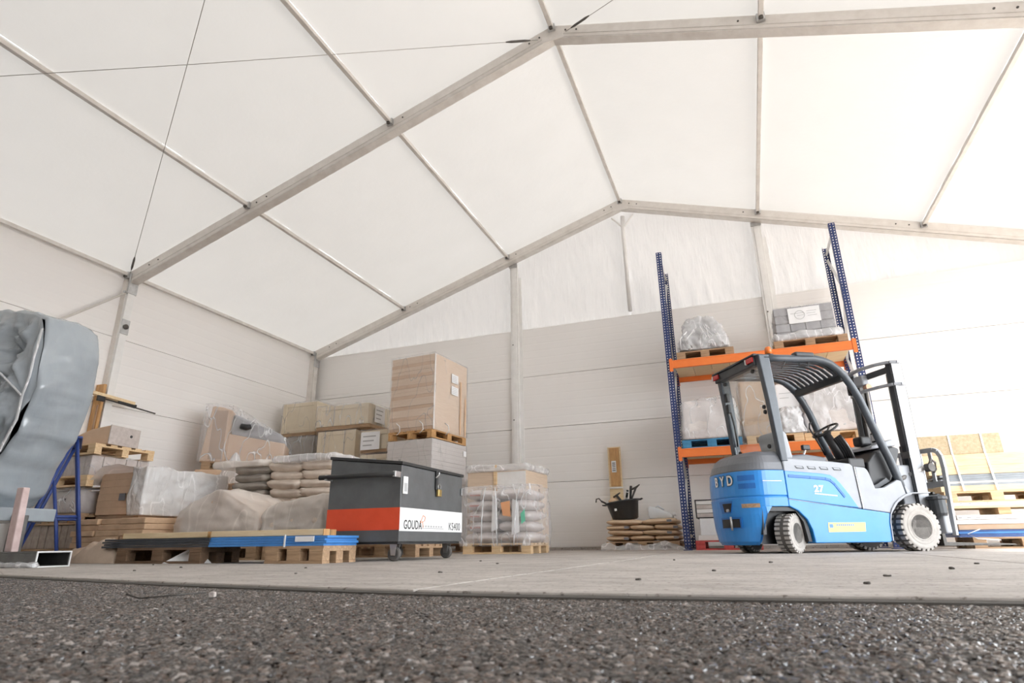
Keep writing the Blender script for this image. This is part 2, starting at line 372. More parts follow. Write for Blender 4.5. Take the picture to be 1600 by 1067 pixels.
# ------------------------------------------------------------------ the tent hall
XL, XR, XM = -9.73, 6.13, -1.80           # eaves and ridge line
ZE, ZR = 4.78, 7.33                       # roof sheet height at eave and ridge
Y1, Y2, Y3 = 1.55, 6.66, 11.68            # three portal frames
YW = 11.86
def zroof(x): return ZR - abs(x - XM) * (ZR - ZE) / (XM - XL)

# --- ground
floor = struct('floor', label='grey concrete slab floor of the hall')
edge = [(-16, 2.55), (-4.4, 2.60), (-3.2, 2.33), (-2.5, 2.18), (-1.55, 2.03), (-1.12, 1.97)]
def slab(poly, nm='slab'): MB().prism(poly, -0.12, 0.0, 'xy').build(nm, 'concrete', floor, bevel=0.006)
g = 0.011
slab(edge[:1] + edge[1:2] + [(-5.45, 3.18), (-5.45, 5.4), (-5.45, 12.2), (-16, 12.2)])
slab([(-5.45+g, 3.172), (-4.4, 2.60), (-3.2, 2.33), (-2.5, 2.18), (-1.55, 2.03), (-1.12, 1.97), (-1.0-g, 5.74-g), (-5.45+g, 5.38-g)])
slab([(-5.45+g, 5.38+g), (-1.0-g, 5.74+g), (-1.0-g, 12.2), (-5.45+g, 12.2)])
slab([(-1.12+g, 1.97), (-0.74, 1.94), (0.63, 2.02), (1.5, 2.05), (1.45-g, 5.95-g), (-1.0+g, 5.74-g)])
slab([(-1.0+g, 5.74+g), (1.45-g, 5.95+g), (1.45-g, 12.2), (-1.0+g, 12.2)])
slab([(1.5+g, 2.05), (3.0, 2.1), (9, 2.1), (9, 6.05-g), (1.45+g, 5.95-g)])
slab([(1.45+g, 5.95+g), (9, 6.05+g), (9, 12.2), (1.45+g, 12.2)])
MB().box(-16, 9, 2.7, 12.2, -0.16, -0.03).build('slab_bed', 'joint_dark', floor)
MB().box(XL, XR, 11.66, YW - 0.05, 0.0, 0.05).build('plinth_strip', 'concrete', floor, bevel=0.005)

MB().box(XR+2.87, 40, -30, 40, -0.12, -0.004).build('bounce_apron', 'concrete', floor)  # unseen pale slab outside, added to bounce daylight up to the roof
fr = [(-16, 2.55), (-4.4, 2.60), (-3.2, 2.33), (-2.5, 2.18), (-1.55, 2.03), (-1.12, 1.97), (-0.74, 1.94), (0.63, 2.02), (1.5, 2.05), (3.0, 2.1), (9, 2.1)]
MB().add([(x, y+0.02, -0.006) for x, y in fr] + [(x, y-0.028, -0.012) for x, y in fr] + [(x, y-0.03, -0.1) for x, y in fr],
    [(i, i+1, i+1+len(fr), i+len(fr)) for i in range(len(fr)-1)] + [(i+len(fr), i+1+len(fr), i+1+2*len(fr), i+2*len(fr)) for i in range(len(fr)-1)]).build('edge_joint', 'joint_dark', floor)
ground = struct('ground', label='asphalt yard before the hall')
MB().box(-60, 60, -60, 80, -0.3, -0.022).build('asphalt_bed', 'asphalt', ground)

def walk_grid(x0, x1, z0, z1, y, nx, nz): pass
# --- walls: sandwich panels, each its own piece
wall_back = struct('wall_back', label='cream sandwich panel wall under a wrinkled gable film')
seams = [0.05, 1.30, 2.43, 3.56, 4.67]
colx = [XL, -4.38, 0.86, XR]
for i in range(3):
    for j in range(4):
        MB().box(colx[i]+0.004, colx[i+1]-0.004, YW, YW+0.08, seams[j]+0.004, seams[j+1]-0.004).build('panel', 'wall_panel', wall_back, bevel=0.004)
MB().box(XL-0.2, XR+0.2, YW+0.07, YW+0.1, 0, 4.66).build('panel_backing', 'wall_panel', wall_back)
def gable(x0, x1, seed):
    def fn(a, b):
        x = x0 + (x1-x0)*a; z0 = 4.55; z1 = zroof(x) - 0.02; z = z0 + (z1-z0)*b
        env = min(1, 0.35 + 1.1*(1-b))
        d = ridge((x*1.0 + 0.25*z, z*0.22, seed), 2.6, seed, 3)*0.022*env + fbm((x, z*0.4, 3), 6.5, seed)*0.014*env
        return (x, YW + 0.12 - d, z)
    MB().grid(int((x1-x0)*34), 26, fn).build('gable_sheet', 'gable_film', wall_back, smooth=True)
gable(XL, -4.38, 1); gable(-4.38, XM, 2); gable(XM, 0.86, 3); gable(0.86, XR, 4)

wall_left = struct('wall_left', label='cream sandwich panel side wall')
ys = [Y1-10.2, Y1-5.1, Y1, 6.70, YW+0.07]
zs = [0.0, 1.25, 2.42, 3.58, 4.80]
for i in range(4):
    for j in range(4):
        MB().box(XL-0.16, XL-0.08, ys[i]+0.004, ys[i+1]-0.004, zs[j]+0.003, zs[j+1]-0.003).build('panel', 'wall_panel', wall_left, bevel=0.003)
MB().box(XL-0.19, XL-0.15, Y1-10.2, YW, 0, 4.85).build('panel_backing', 'wall_panel', wall_left)
wall_right = struct('wall_right', label='cream sandwich panel side wall with a wide door opening')
for (a, b, z0, z1) in ((Y1-10.2, -2.0, 0, 4.8), (-2.0, 11.2, 4.25, 4.8), (11.2, YW, 0, 4.66)):
    MB().box(XR+0.08, XR+0.16, a, b, z0, z1).build('panel', 'wall_panel', wall_right, bevel=0.004)

wall_front = struct('wall_front', label='closed front gable of the hall')
for j in range(4): MB().box(XL-0.16, XR+0.16, Y1-10.3, Y1-10.22, zs[j], zs[j+1]).build('panel', 'wall_panel', wall_front)
MB().prism([(XL-0.16, 4.8), (XR+0.16, 4.8), (XM, ZR+0.05)], Y1-10.3, Y1-10.25).build('gable_sheet', 'gable_film', wall_front)
# --- roof sheets between frames and purlins
ceiling = struct('ceiling', label='white translucent tent roof')
px_l = [XL-0.1, -7.16, -4.47, XM]; px_r = [XM, 0.92, 3.61, XR+0.1]
for (ya, yb) in ((Y1-10.2, Y1-5.1), (Y1-5.1, Y1), (Y1, Y2), (Y2, YW+0.12)):
    for i, (xa, xb) in enumerate(list(zip(px_l, px_l[1:])) + list(zip(px_r, px_r[1:]))):
        def fn(a, b, xa=xa, xb=xb, ya=ya, yb=yb, i=i):
            x = xa + (xb-xa)*a; y = ya + (yb-ya)*b
            lift = 0.05 * math.sin(PI*a) * math.sin(PI*b)
            return (x, y, zroof(x) + lift + 0.006*fbm((x, y, i), 1.6, i))
        MB().grid(18, 30, fn).build('roof_sheet', 'roof_sheet', ceiling, smooth=True)

# --- portal frames
def frame(n, Y, label, wdt=0.13, dep=0.20):
    t = struct('trim_%d' % n, label=label)
    for s, xe in ((-1, XL), (1, XR)):
        a = Vector((xe, Y, zroof(xe) - 0.12)); b = Vector((XM, Y, zroof(XM) - 0.12))
        r = MB().bar(a, b, wdt, dep).build('rafter', 'aluminium', t, bevel=0.006)
        dn = Vector((0, 0, -1))
        k = MB().bar(a + dn*0.125, b + dn*0.125, wdt + 0.014, 0.012).bar(a + dn*0.045 + Vector((0, -wdt/2-0.003, 0)), b + dn*0.045 + Vector((0, -wdt/2-0.003, 0)), 0.008, 0.008)
        k.build('rafter_lip', 'purlin_metal', r)
        for f in (0.06, 0.085, 0.345, 0.37, 0.66, 0.69, 0.955, 0.975):
            p = a.lerp(b, f) + Vector((0, -wdt/2-0.005, 0.02))
            MB().lathe([(0.0, -0.004), (0.013, -0.004), (0.013, 0.006), (0, 0.006)], 8, 'y', p).build('bolt', 'bolt_dark', r)
        xo = xe
        c = MB().box(xo-0.09, xo+0.09, Y-wdt/2, Y+wdt/2, 0, zroof(xe)-0.1).build('column', 'column_white' if n == 2 else 'purlin_metal', t, bevel=0.005)
        MB().box(xo-0.092, xo+0.03, Y-wdt/2-0.006, Y-wdt/2, 0, zroof(xe)-0.14).build('column_web', 'aluminium', c)
        MB().box(xo-0.14, xo+0.14, Y-0.12, Y+0.12, 0, 0.015).build('base_plate', 'steel_bright', c)
        MB().box(xo+0.06, xo+0.10, Y-0.085, Y+0.085, zroof(xe)-0.42, zroof(xe)-0.05).build('knee_plate', 'steel_bright', c, bevel=0.004)
    MB().box(XM-0.16, XM+0.16, Y-wdt/2-0.012, Y-wdt/2-0.002, ZR-0.29, ZR-0.09).build('ridge_plate', 'aluminium', t)
    return t
f1 = frame(1, Y3, 'aluminium portal frame against the gable wall')
f2 = frame(2, Y2, 'aluminium portal frame spanning the middle of the hall')
f3 = frame(3, Y1, 'aluminium portal frame over the slab edge')
f4 = frame(60, Y1-5.1, 'aluminium portal frame over the yard')
f5 = frame(61, Y1-10.2, 'aluminium portal frame at the front of the hall')
b = MB().box(XL+0.085, XL+0.105, Y2-0.07, Y2+0.07, 3.62, 3.88)
b.build('bracket', 'steel_bright', f2, bevel=0.003)
MB().lathe([(0.0, 0), (0.045, 0), (0.045, 0.03), (0.02, 0.05), (0.0, 0.05)], 12, 'x', (XL+0.1, Y2, 3.75)).build('bracket_boss', 'bolt_dark', f2)

# --- purlins
n = 4
def purlin(xa, ya, yb, label, drop=0.075, sz=0.062):
    global n
    z = zroof(xa) - drop
    t = struct('trim_%d' % n, label=label); n += 1
    MB().box(xa-sz/2, xa+sz/2, ya, yb, z-sz/2, z+sz/2).build('purlin', 'purlin_metal', t, bevel=0.006)
    for y in (ya, yb):
        s = 1 if y == ya else -1
        MB().box(xa-0.05, xa+0.05, y, y+s*0.05, z-0.06, z+0.05).build('end_plate', 'steel_bright', t, bevel=0.004)
        MB().lathe([(0.0, 0), (0.028, 0), (0.028, 0.03), (0, 0.03)], 8, 'z', (xa, y+s*0.07, z-sz/2-0.028)).build('bolt', 'bolt_dark', t)
for (ya, yb, w_) in ((Y1+0.065, Y2-0.065, 'front'), (Y2+0.065, Y3-0.065, 'back')):
    for x in (XL+0.02, -7.16, -4.47, XM, 0.92, 3.61, XR-0.02):
        purlin(x, ya, yb, 'grey roof purlin of the %s bay' % w_)

# --- gable posts
for x in (-4.38, 0.86):
    t = struct('trim_%d' % n, label='pale gable post standing before the panel joint'); n += 1
    z1 = zroof(x) - 0.26
    MB().box(x-0.09, x+0.09, YW-0.09, YW-0.004, 0.05, z1).build('post', 'column_white', t, bevel=0.006)
    MB().box(x-0.045, x+0.045, YW-0.104, YW-0.09, 0.05, z1).build('post_rib', 'column_white', t, bevel=0.003)
    MB().box(x+0.092, x+0.16, YW-0.02, YW-0.004, 0.05, z1-0.3).build('cover_strip', 'column_white', t)
    MB().box(x-0.1, x+0.1, YW-0.13, YW-0.11, z1-0.06, z1+0.02).build('cleat', 'steel_bright', t)
    for z in (2.62, 4.3): MB().lathe([(0.0, 0), (0.014, 0), (0.014, 0.006), (0, 0.006)], 8, 'y', (x-0.03, YW-0.112, z)).build('bolt', 'bolt_dark', t)
t = struct('trim_%d' % n, label='slim film-wrapped ridge post above the panels'); n += 1
MB().tube([(XM, YW-0.01, 4.75), (XM-0.01, YW-0.02, 6.6), (XM, YW-0.03, 7.0)], 0.045, 8).build('post', 'column_white', t, smooth=True)
for s in (-1, 1): MB().tube([(XM, YW-0.03, 6.72), (XM+s*0.24, YW-0.05, 7.0)], 0.022, 6).build('strut', 'column_white', t)

# --- cables and tie rod
def cable(label, p, q, r=0.0042, ends=True):
    t = thing('bracing_cable', label, 'cable', p)
    q = Vector(q) - Vector(p)
    MB().tube([(0, 0, 0), q*0.5 + Vector((0, 0, -0.03)), q], r, 6).build('wire', 'cable_steel', t, smooth=True)
    d = q.normalized()
    MB().tube([d*0.12, d*0.2, d*0.42, d*0.5], [0.008, 0.018, 0.018, 0.008], 6).build('turnbuckle', 'bolt_dark', t)
cable('thin steel bracing cable running along under the roof to the ridge joint', (XM-0.22, Y2-0.07, ZR-0.2), (XL+0.1, 1.75, ZE-0.1))
cable('thin steel bracing cable rising from the knee of the side column', (XL+0.06, Y2-0.08, ZE-0.05), (XM-0.15, 1.65, ZR-0.2))
cable('short steel bracing cable leaving the ridge joint beside the rafter', (XM+0.2, Y2-0.07, ZR-0.2), (XR-0.1, 1.65, ZE-0.1))
t = thing('tie_rod', 'grey tie rod from the side column down behind the wrapped machine', 'rod', (XL+0.08, Y2-0.09, 4.36))
MB().tube([(0, 0, 0), (0.0, -3.9, -3.45)], 0.02, 8).build('rod', 'purlin_metal', t, smooth=True)
MB().lathe([(0, 0), (0.03, 0.0), (0.03, 0.06), (0, 0.06)], 8, 'y', (0, -0.05, 0)).build('end_fitting', 'steel_bright', t)

# ------------------------------------------------------------------ pallets
def part_mesh(key, d):
    if key not in MESHC: MESHC[key] = MB().box(-d[0]/2, d[0]/2, -d[1]/2, d[1]/2, 0, d[2]).mesh(key)
    return MESHC[key]
def copy_mesh(me, m, tagk):
    k = (me.name, m)
    if k not in MESHC:
        c = me.copy(); c.materials.clear(); c.materials.append(MATS[m]); MESHC[k] = c
    return MESHC[k]
def piece(name, me, m, parent, loc, rotz=0, bevel=0):
    o = bpy.data.objects.new(name, copy_mesh(me, m, name)); COL.objects.link(o); o.parent = parent
    o.location = loc; o.rotation_euler = (0, 0, rotz)
    if bevel:
        b = o.modifiers.new('edge', 'BEVEL'); b.width = bevel; b.segments = 1
    return o
def pallet(label, loc, rotz=0, L=1.2, W=0.8, wood='wood_worn', name='wooden_pallet', group='pallets under the goods'):
    """four-way pallet: bottom runners along L, nine blocks, stringers, deck boards; origin at the base centre, 0.144 high"""
    t = thing(name, label, 'pallet', loc, rotz, group)
    for y in (-1, 0, 1):
        piece('bottom_board', part_mesh('bb%.2f' % L, (L, 0.10, 0.022)), wood, t, (0, y*(W/2-0.05), 0))
        for x in (-1, 0, 1):
            piece('block', part_mesh('blk', (0.145, 0.10, 0.078)), wood, t, (x*(L/2-0.0725), y*(W/2-0.05), 0.022), 0, 0.004)
    for x in (-1, 0, 1): piece('stringer_board', part_mesh('st%.2f' % W, (0.145, W, 0.022)), wood, t, (x*(L/2-0.0725), 0, 0.10))
    nb = max(5, int(W/0.16))
    for i in range(nb):
        wd = 0.145 if i % 2 == 0 else 0.10
        piece('deck_board', part_mesh('db%.2f%.3f' % (L, wd), (L, wd, 0.022)), wood, t, (random.uniform(-.004, .004), -W/2+0.0725+(W-0.145)*i/(nb-1), 0.122 + random.uniform(0, .001)))
    return t

# ------------------------------------------------------------------ wrapped machine on its steel frame
t = thing('wrapped_machine', 'bulky machine wrapped in creased grey plastic on a steel tube frame', 'machine', (-7.06, 3.95, 0), 0)
prof = [(-1.6, 0.50), (0.10, 0.50), (0.32, 0.56), (0.46, 0.66), (0.54, 0.90), (0.64, 1.06), (0.76, 1.18), (0.86, 1.62), (0.84, 2.05), (0.80, 2.22), (0.74, 2.36), (0.5, 2.45), (0.0, 2.55), (-0.6, 2.66), (-1.6, 2.75)]
def mach(k):
    # ring of the outline at depth k (0 front .. 1 back)
    e = math.sin(PI*min(1, max(0, k)))**0.32; r = []
    for i in range(len(prof)):
        a = Vector(prof[i]); b_ = Vector(prof[(i+1) % len(prof)]); m_ = max(3, int((b_-a).length/0.028))
        for j in range(m_):
            p = a.lerp(b_, j/m_); c = Vector((0.0, 1.55)); q = c + (p-c)*(0.95+0.05*e)
            q.x -= 0.10*k
            y = -0.38 + 0.62*k
            dd = (ridge((q.x, y, q.y*0.8+q.x*0.3), 1.7, 3, 4)-0.7)*0.04 + fbm((q.x, y, q.y), 3.3, 5)*0.02
            dr = (q - c).normalized()*dd*min(1, 0.35+e)
            r.append((q.x+dr.x, y, max(0.45, q.y+dr.y)))
    return r
rings = [mach(k) for k in (0.0, 0.015, 0.05, 0.12, 0.25, 0.4, 0.55, 0.7, 0.85, 0.95, 1.0)]
mb = MB().loft(rings, cap=False)
FOLDS = [(math.radians(a_), random.uniform(0.035, 0.07), random.uniform(0.03, 0.06)) for a_ in (95, 118, 138, 152, 166, 181, 194, 207, 222, 240, 258, 275)]
# front face as a creased sheet fanned from the outline inward
front = rings[0]; nR = 60; c0 = (0.0, -0.38, 1.55); ringsF = []
for q in range(nR+1):
    f_ = q/nR; rr = []
    for p in front:
        x = p[0]+(c0[0]-p[0])*f_; z = p[2]+(c0[2]-p[2])*f_
        bulge = -0.06*math.sin(min(1, f_*1.6)*PI/2)
        lf = min(1, max(0.12, (0.84-x)*3))
        for (th_, am_, wd_) in FOLDS:
            ux, uz = x-0.78, z-1.50; al = ux*math.cos(th_)+uz*math.sin(th_); pe = abs(-ux*math.sin(th_)+uz*math.cos(th_))
            if al > 0: bulge -= am_*math.exp(-pe/(wd_*(0.5+al)))*min(1, al*4)*math.exp(-al*0.55)
        d = ((ridge((x*0.8+z*0.5, z*0.9-x*0.5, 1.0), 2.6, 4, 4)-0.75)*0.09 + (ridge((x*1.3-z*0.6, z*0.5+x*0.3, 4.0), 3.4, 9, 3)-0.7)*0.045)*lf + fbm((x, z, 2), 2.4, 6)*0.04
        rr.append((x, -0.38+bulge-d*min(1, f_*4), z))
    ringsF.append(rr)
mb.loft(ringsF, cap=False); mb.add(rings[-1], [tuple(range(len(front)))])
wm = mb.build('plastic_cover', 'tarp_grey', t, smooth=True)
wo = [(0.80, 2.2), (0.80, 1.9), (0.79, 1.72), (0.77, 1.52), (0.76, 1.3), (0.68, 1.1), (0.55, 0.85), (0.45, 0.62)]
MB().tube([(x, -0.435 - 0.01*(i % 2), z) for i, (x, z) in enumerate(wo)], 0.016, 6, 0.01).build('tape_seam', 'wrap_milky', wm, smooth=True)
MB().tube([(0.77, -0.445, 1.52), (0.62, -0.50, 1.66), (0.45, -0.55, 1.8), (0.2, -0.56, 1.95)], 0.014, 6, 0.01).build('tape_seam', 'wrap_milky', wm, smooth=True)
MB().box(-1.6, 0.62, -0.40, 0.2, 0.40, 0.52).build('skid_plate', 'tarp_grey', t, bevel=0.01)
def hollow(mb, x0, x1, y0, y1, z0, z1, th=0.012):
    mb.box(x0, x1, y0, y1, z0, z0+th).box(x0, x1, y0, y1, z1-th, z1).box(x0, x1, y0, y0+th, z0+th, z1-th).box(x0, x1, y1-th, y1, z0+th, z1-th); return mb
base = hollow(MB(), -1.6, 1.46, -0.42, -0.14, 0.0, 0.125).build('base_tube', 'tube_steel', t, bevel=0.004)
hollow(MB(), 1.455, 1.466, -0.424, -0.136, -0.0, 0.129, 0.011).build('cut_edge', 'tube_edge', base)
hollow(MB(), -1.6, 0.5, 0.1, 0.35, 0.0, 0.125).build('base_tube', 'tube_steel', t)
MB().prism([(0.88, 0.125), (0.98, 0.125), (0.94, 0.68), (0.85, 0.68)], -0.34, -0.28).build('leg', 'leg_pink', t, bevel=0.008)
MB().prism([(0.62, 0.125), (0.72, 0.125), (0.72, 0.45), (0.62, 0.45)], -0.20, -0.1).build('leg', 'tube_steel', t, bevel=0.008)
MB().prism([(0.30, 0.125), (0.38, 0.125), (0.38, 0.48), (0.30, 0.48)], -0.30, -0.2).build('leg', 'column_white', t, bevel=0.004)
MB().box(-0.5, 0.40, -0.34, -0.26, 0.22, 0.30).build('cross_tube', 'tube_steel', t)
mobj('loose_film', shell(1.0, 0.08, 0.035, 16, 0.02, 3, 9, 0.3), 'wrap_milky', t, True, 0, (1.0, -0.46, 0.0))

# ------------------------------------------------------------------ blue trestle
t = thing('trestle', 'blue tubular steel trestle beside the wrapped machine', 'trestle', (-7.05, 4.58, 0), math.radians(56))
MB().box(-0.06, 0.06, -0.06, 0.9, 1.33, 1.355).build('top_bar', 'trestle_blue', t, bevel=0.004)
for y in (0.0, 0.84):
    for sx, x in ((-1, -0.36), (1, 0.27)):
        MB().tube([(0.01*sx, y, 1.33), (x, y, 0.0)], 0.02, 10).build('leg', 'trestle_blue', t, smooth=True)
    MB().tube([(-0.12, y, 0.86), (-0.02, y, 0.42), (0.06, y-0.02, 0.02)], 0.014, 8).build('brace', 'trestle_blue', t, smooth=True)
    MB().tube([(-0.23, y, 0.48), (0.175, y, 0.48)], 0.016, 8).build('crossbar', 'trestle_blue', t, smooth=True)
MB().tube([(-0.23, 0.0, 0.50), (-0.23, 0.84, 0.50)], 0.016, 8).build('side_rail', 'trestle_blue', t, smooth=True)

# ------------------------------------------------------------------ pavers stacked on pallets by the side wall
def block_load(name, label, loc, rotz, nx, ny, nz, d, m, wrap=None, cat='blocks', jit=0.004, partname='block', group=None, grow=0.012, m2=None):
    t = thing(name, label, cat, loc, rotz, group); gp = 0.006
    me = part_mesh('bl%.3f%.3f%.3f' % d, (d[0]-gp, d[1]-gp, d[2]-gp*0.6))
    for k in range(nz):
        for i in range(nx):
            for j in range(ny):
                if 0 < i < nx-1 and 0 < j < ny-1 and k < nz-1: continue
                piece(partname, me, m2 if (m2 and (i*3+j*5+k*7) % 5 == 0) else m, t, ((i-(nx-1)/2)*d[0]+random.uniform(-jit, jit), (j-(ny-1)/2)*d[1]+random.uniform(-jit, jit), k*d[2]), random.uniform(-1, 1)*0.006, 0.006)
    if wrap:
        mobj('plastic_wrap', shell(nx*d[0]+grow*2, ny*d[1]+grow*2, nz*d[2]+grow, 14, 0.01, len(label) % 9, 5, 0.06), wrap, t, True)
    return t
X0, Y0 = -8.90, 6.05
pallet('lowest worn pallet under the dark blocks by the side wall', (X0, Y0, 0), 0, 1.25, 0.9)
block_load('paver_stack', 'lowest row of upright brown blocks by the side wall', (X0, Y0, 0.145), 0, 9, 5, 1, (0.135, 0.17, 0.30), 'paver_dark')
pallet('second pallet up by the side wall, under grey wrapped blocks', (X0+0.02, Y0, 0.445), 0, 1.25, 0.9)
t = thing('wrapped_lump', 'grey film-covered load sagging on the second pallet by the side wall', 'load', (X0, Y0, 0.59))
mobj('load', shell(1.1, 0.8, 0.30, 12, 0.03, 4, 4, 0.3), 'paver', t, True)
mobj('plastic_wrap', shell(1.16, 0.86, 0.34, 12, 0.03, 6, 4, 0.25), 'wrap_clear', t, True)
MB().box(0.25, 0.29, -0.42, -0.4, 0.16, 0.20).build('hole_mark', 'ink', t)
pallet('third pallet up by the side wall, carrying the row of upright grey slabs', (X0+0.02, Y0, 0.94), 0, 1.3, 0.9, 'pine')
block_load('paver_stack', 'row of upright pale grey slabs between the two upper pallets', (X0+0.02, Y0, 1.085), 0, 10, 5, 1, (0.125, 0.17, 0.27), 'paver', 'wrap_thin')
pallet('topmost pine pallet by the side wall beneath the shrouded slab', (X0+0.08, Y0-0.02, 1.362), 0, 1.3, 0.9, 'pine')
t = thing('shrouded_slab', 'brown wedge shaped slab with a pale end on the topmost pallet', 'slab', (X0+0.32, Y0-0.15, 1.508), math.radians(8))
MB().prism([(-0.50, 0), (0.42, 0), (0.42, 0.26), (0.10, 0.22)], -0.25, 0.25).build('slab', 'cardboard', t, bevel=0.015)
MB().box(0.42, 0.436, -0.255, 0.255, 0.0, 0.265).build('end_cover', 'paver', t, bevel=0.004)
MB().lathe([(0, 0), (0.02, 0), (0.02, 0.01), (0, 0.01)], 10, 'x', (0.434, 0.10, 0.15)).build('hole_mark', 'ink', t)
t = thing('board_offcut', 'short wood and blue painted offcut lying on the topmost pallet', 'offcut', (X0-0.35, Y0-0.3, 1.508), 0.1)
MB().box(-0.2, 0.15, -0.06, 0.06, 0, 0.06).build('wood', 'pine', t, bevel=0.004); MB().box(0.15, 0.33, -0.05, 0.05, 0.0, 0.035).build('blue_end', 'sheet_blue', t)

# post boards clamped to the side column
t = thing('timber_board', 'orange-brown timber board strapped upright to the side column', 'board', (XL+0.03, Y2-0.14, 0.0))
MB().bar((0.0, 0, 0), (0.0, 0, 2.70), 0.19, 0.045, (0, 1, 0)).build('board', 'wood_orange', t, bevel=0.004)
MB().box(0.03, 0.06, -0.035, -0.022, 1.9, 2.35).build('split', 'cardboard_dark', t)
t = thing('clamped_board', 'short pale board held by a bar clamp across the timber board', 'board', (XL+0.16, 6.25, 2.47), 0)
MB().bar((0, -0.35, 0.06), (0, 0.78, -0.0), 0.10, 0.05).build('board', 'pine_pale', t, bevel=0.005)
MB().tube([(0.02, 0.2, -0.02), (0.02, 1.20, -0.09)], 0.012, 6).build('clamp_bar', 'steel_dark', t)
MB().bar((0.02, 0.5, -0.02), (0.02, 0.82, -0.045), 0.05, 0.06).build('clamp_jaw', 'plastic_black', t, bevel=0.01)
MB().bar((0.02, 0.14, -0.03), (0.02, 0.26, -0.03), 0.05, 0.09).build('clamp_jaw', 'plastic_black', t, bevel=0.01)

# ------------------------------------------------------------------ flat clay slabs on a pallet, paper bundle above
pallet('worn pallet on the floor under the flat brown slabs', (-7.25, 5.8, 0), 0, 1.2, 0.8)
pallet('worn pallet on the floor behind the flat brown slabs', (-7.45, 6.75, 0), 0, 1.2, 0.8)
t = thing('slab_stack', 'rear stack of flat brown slabs under the paper bundle', 'slabs', (-7.5, 6.62, 0.145))
for k in range(5):
    for i in range(3): piece('slab', part_mesh('clay%d' % i, (0.40, 0.72, 0.066)), 'clay', t, ((i-1)*0.42, 0, k*0.069), 0, 0.006)
t = thing('slab_stack', 'stack of flat brown slabs on a pallet beside the trestle', 'slabs', (-7.3, 5.72, 0.145))
zz = 0
for k in range(5):
    for i in range(3):
        dx = random.uniform(-.03, .03)
        me = part_mesh('clay%d' % i, (0.40, 0.72, 0.066)); piece('slab', me, 'clay', t, ((i-1)*0.42+dx*0.4, dx, zz), 0, 0.006)
    zz += 0.069
t = thing('paper_bundle', 'bundle of paper packets on the brown slabs, brown end and white side', 'bundle', (-7.80, 6.42, 0.502))
for k in range(6):
    for j in range(2):
        sx = random.uniform(-.012, .012)
        piece('packet', part_mesh('packetA', (0.78, 0.64, 0.0895)), 'cardboard', t, (-0.01+sx, -0.32+0.645*j, 0.06+k*0.09), 0, 0.004)
        piece('white_edge', part_mesh('packetB', (0.03, 0.64, 0.084)), 'sheet_white', t, (0.39+sx, -0.32+0.645*j, 0.062+k*0.09), 0, 0.010)
mobj('white_film', shell(0.24, 1.38, 0.62, 26, 0.03, 2, 5.0, 0.05), 'wrap_white', t, True, 0, (0.34, 0.02, 0.04))
def flap(a, b):
    x = -0.50 + 0.86*a; y = -0.78 + 1.4*b
    z = 0.63 + 0.07*math.sin(a*3) + 0.03*fbm((x, y, 0), 3, 2) - 0.30*max(0, 0.30-a)*2.0
    return (x, y, z)
MB().grid(22, 22, flap).build('paper_cover', 'wrap_paper', t, smooth=True)
MB().box(0.02, 0.13, -0.655, -0.645, 0.24, 0.33).build('stamp', 'print_grey', t)
MB().box(-0.40, 0.40, -0.62, 0.62, 0.0, 0.06).build('underlay', 'cardboard_dark', t, bevel=0.01)
mobj('crumpled_film', shell(0.50, 0.4, 0.50, 16, 0.03, 7, 5, 0.2, (0.05, 0.1)), 'wrap_milky', thing('film_peak', 'peak of crumpled clear film sticking up behind the paper bundle', 'film', (-7.62, 7.5, 1.062)), True)
pallet('narrow pallet raising the grey sacks off the floor', (-6.58, 7.05, 0), 0, 0.5, 0.8)
t = thing('carton', 'tall carton standing behind the paper bundle under the film peak', 'carton', (-7.62, 7.5, 0))
MB().box(-0.3, 0.3, -0.3, 0.3, 0, 1.06).build('box', 'cardboard', t, bevel=0.01)
MB().box(-0.03, 0.03, -0.304, -0.3, 0, 1.06).build('tape', 'sack_beige', t)
t = thing('carton_block', 'brown carton block hidden under grey sacks behind the paper bundle', 'carton', (-6.58, 7.08, 0.145))
MB().box(-0.25, 0.25, -0.35, 0.4, 0, 0.62).build('carton', 'cardboard_dark', t, bevel=0.01)

t = thing('crumpled_paper', 'crumpled brown wrapping paper lying on the floor before the slabs', 'paper', (-6.42, 4.62, 0), math.radians(-3))
def crump(a, b):
    x = -0.5+1.0*a; y = -0.14+0.28*b
    e = math.sin(PI*a)**0.5*math.sin(PI*b)**0.6
    z = e*(0.09 + 0.10*a*a*2 + 0.09*ridge((x, y, 0), 3.2, 2, 4)*0.8 + 0.05*fbm((x, y, 1), 5, 1))
    return (x, y, max(0.002, z))
MB().grid(48, 20, crump).build('sheet', 'paper_brown', t, smooth=True)
t = thing('paper_scrap', 'white paper scrap folded to a triangle on the floor', 'paper', (-5.02, 4.5, 0), math.radians(5))
MB().add([(-0.24, -0.03, 0.003), (0.30, 0.0, 0.003), (0.0, 0.12, 0.15), (0.02, 0.2, 0.003), (-0.0, 0.09, 0.155)], [(0, 1, 2), (0, 3, 4), (1, 4, 3)]).build('sheet', 'paper', t)

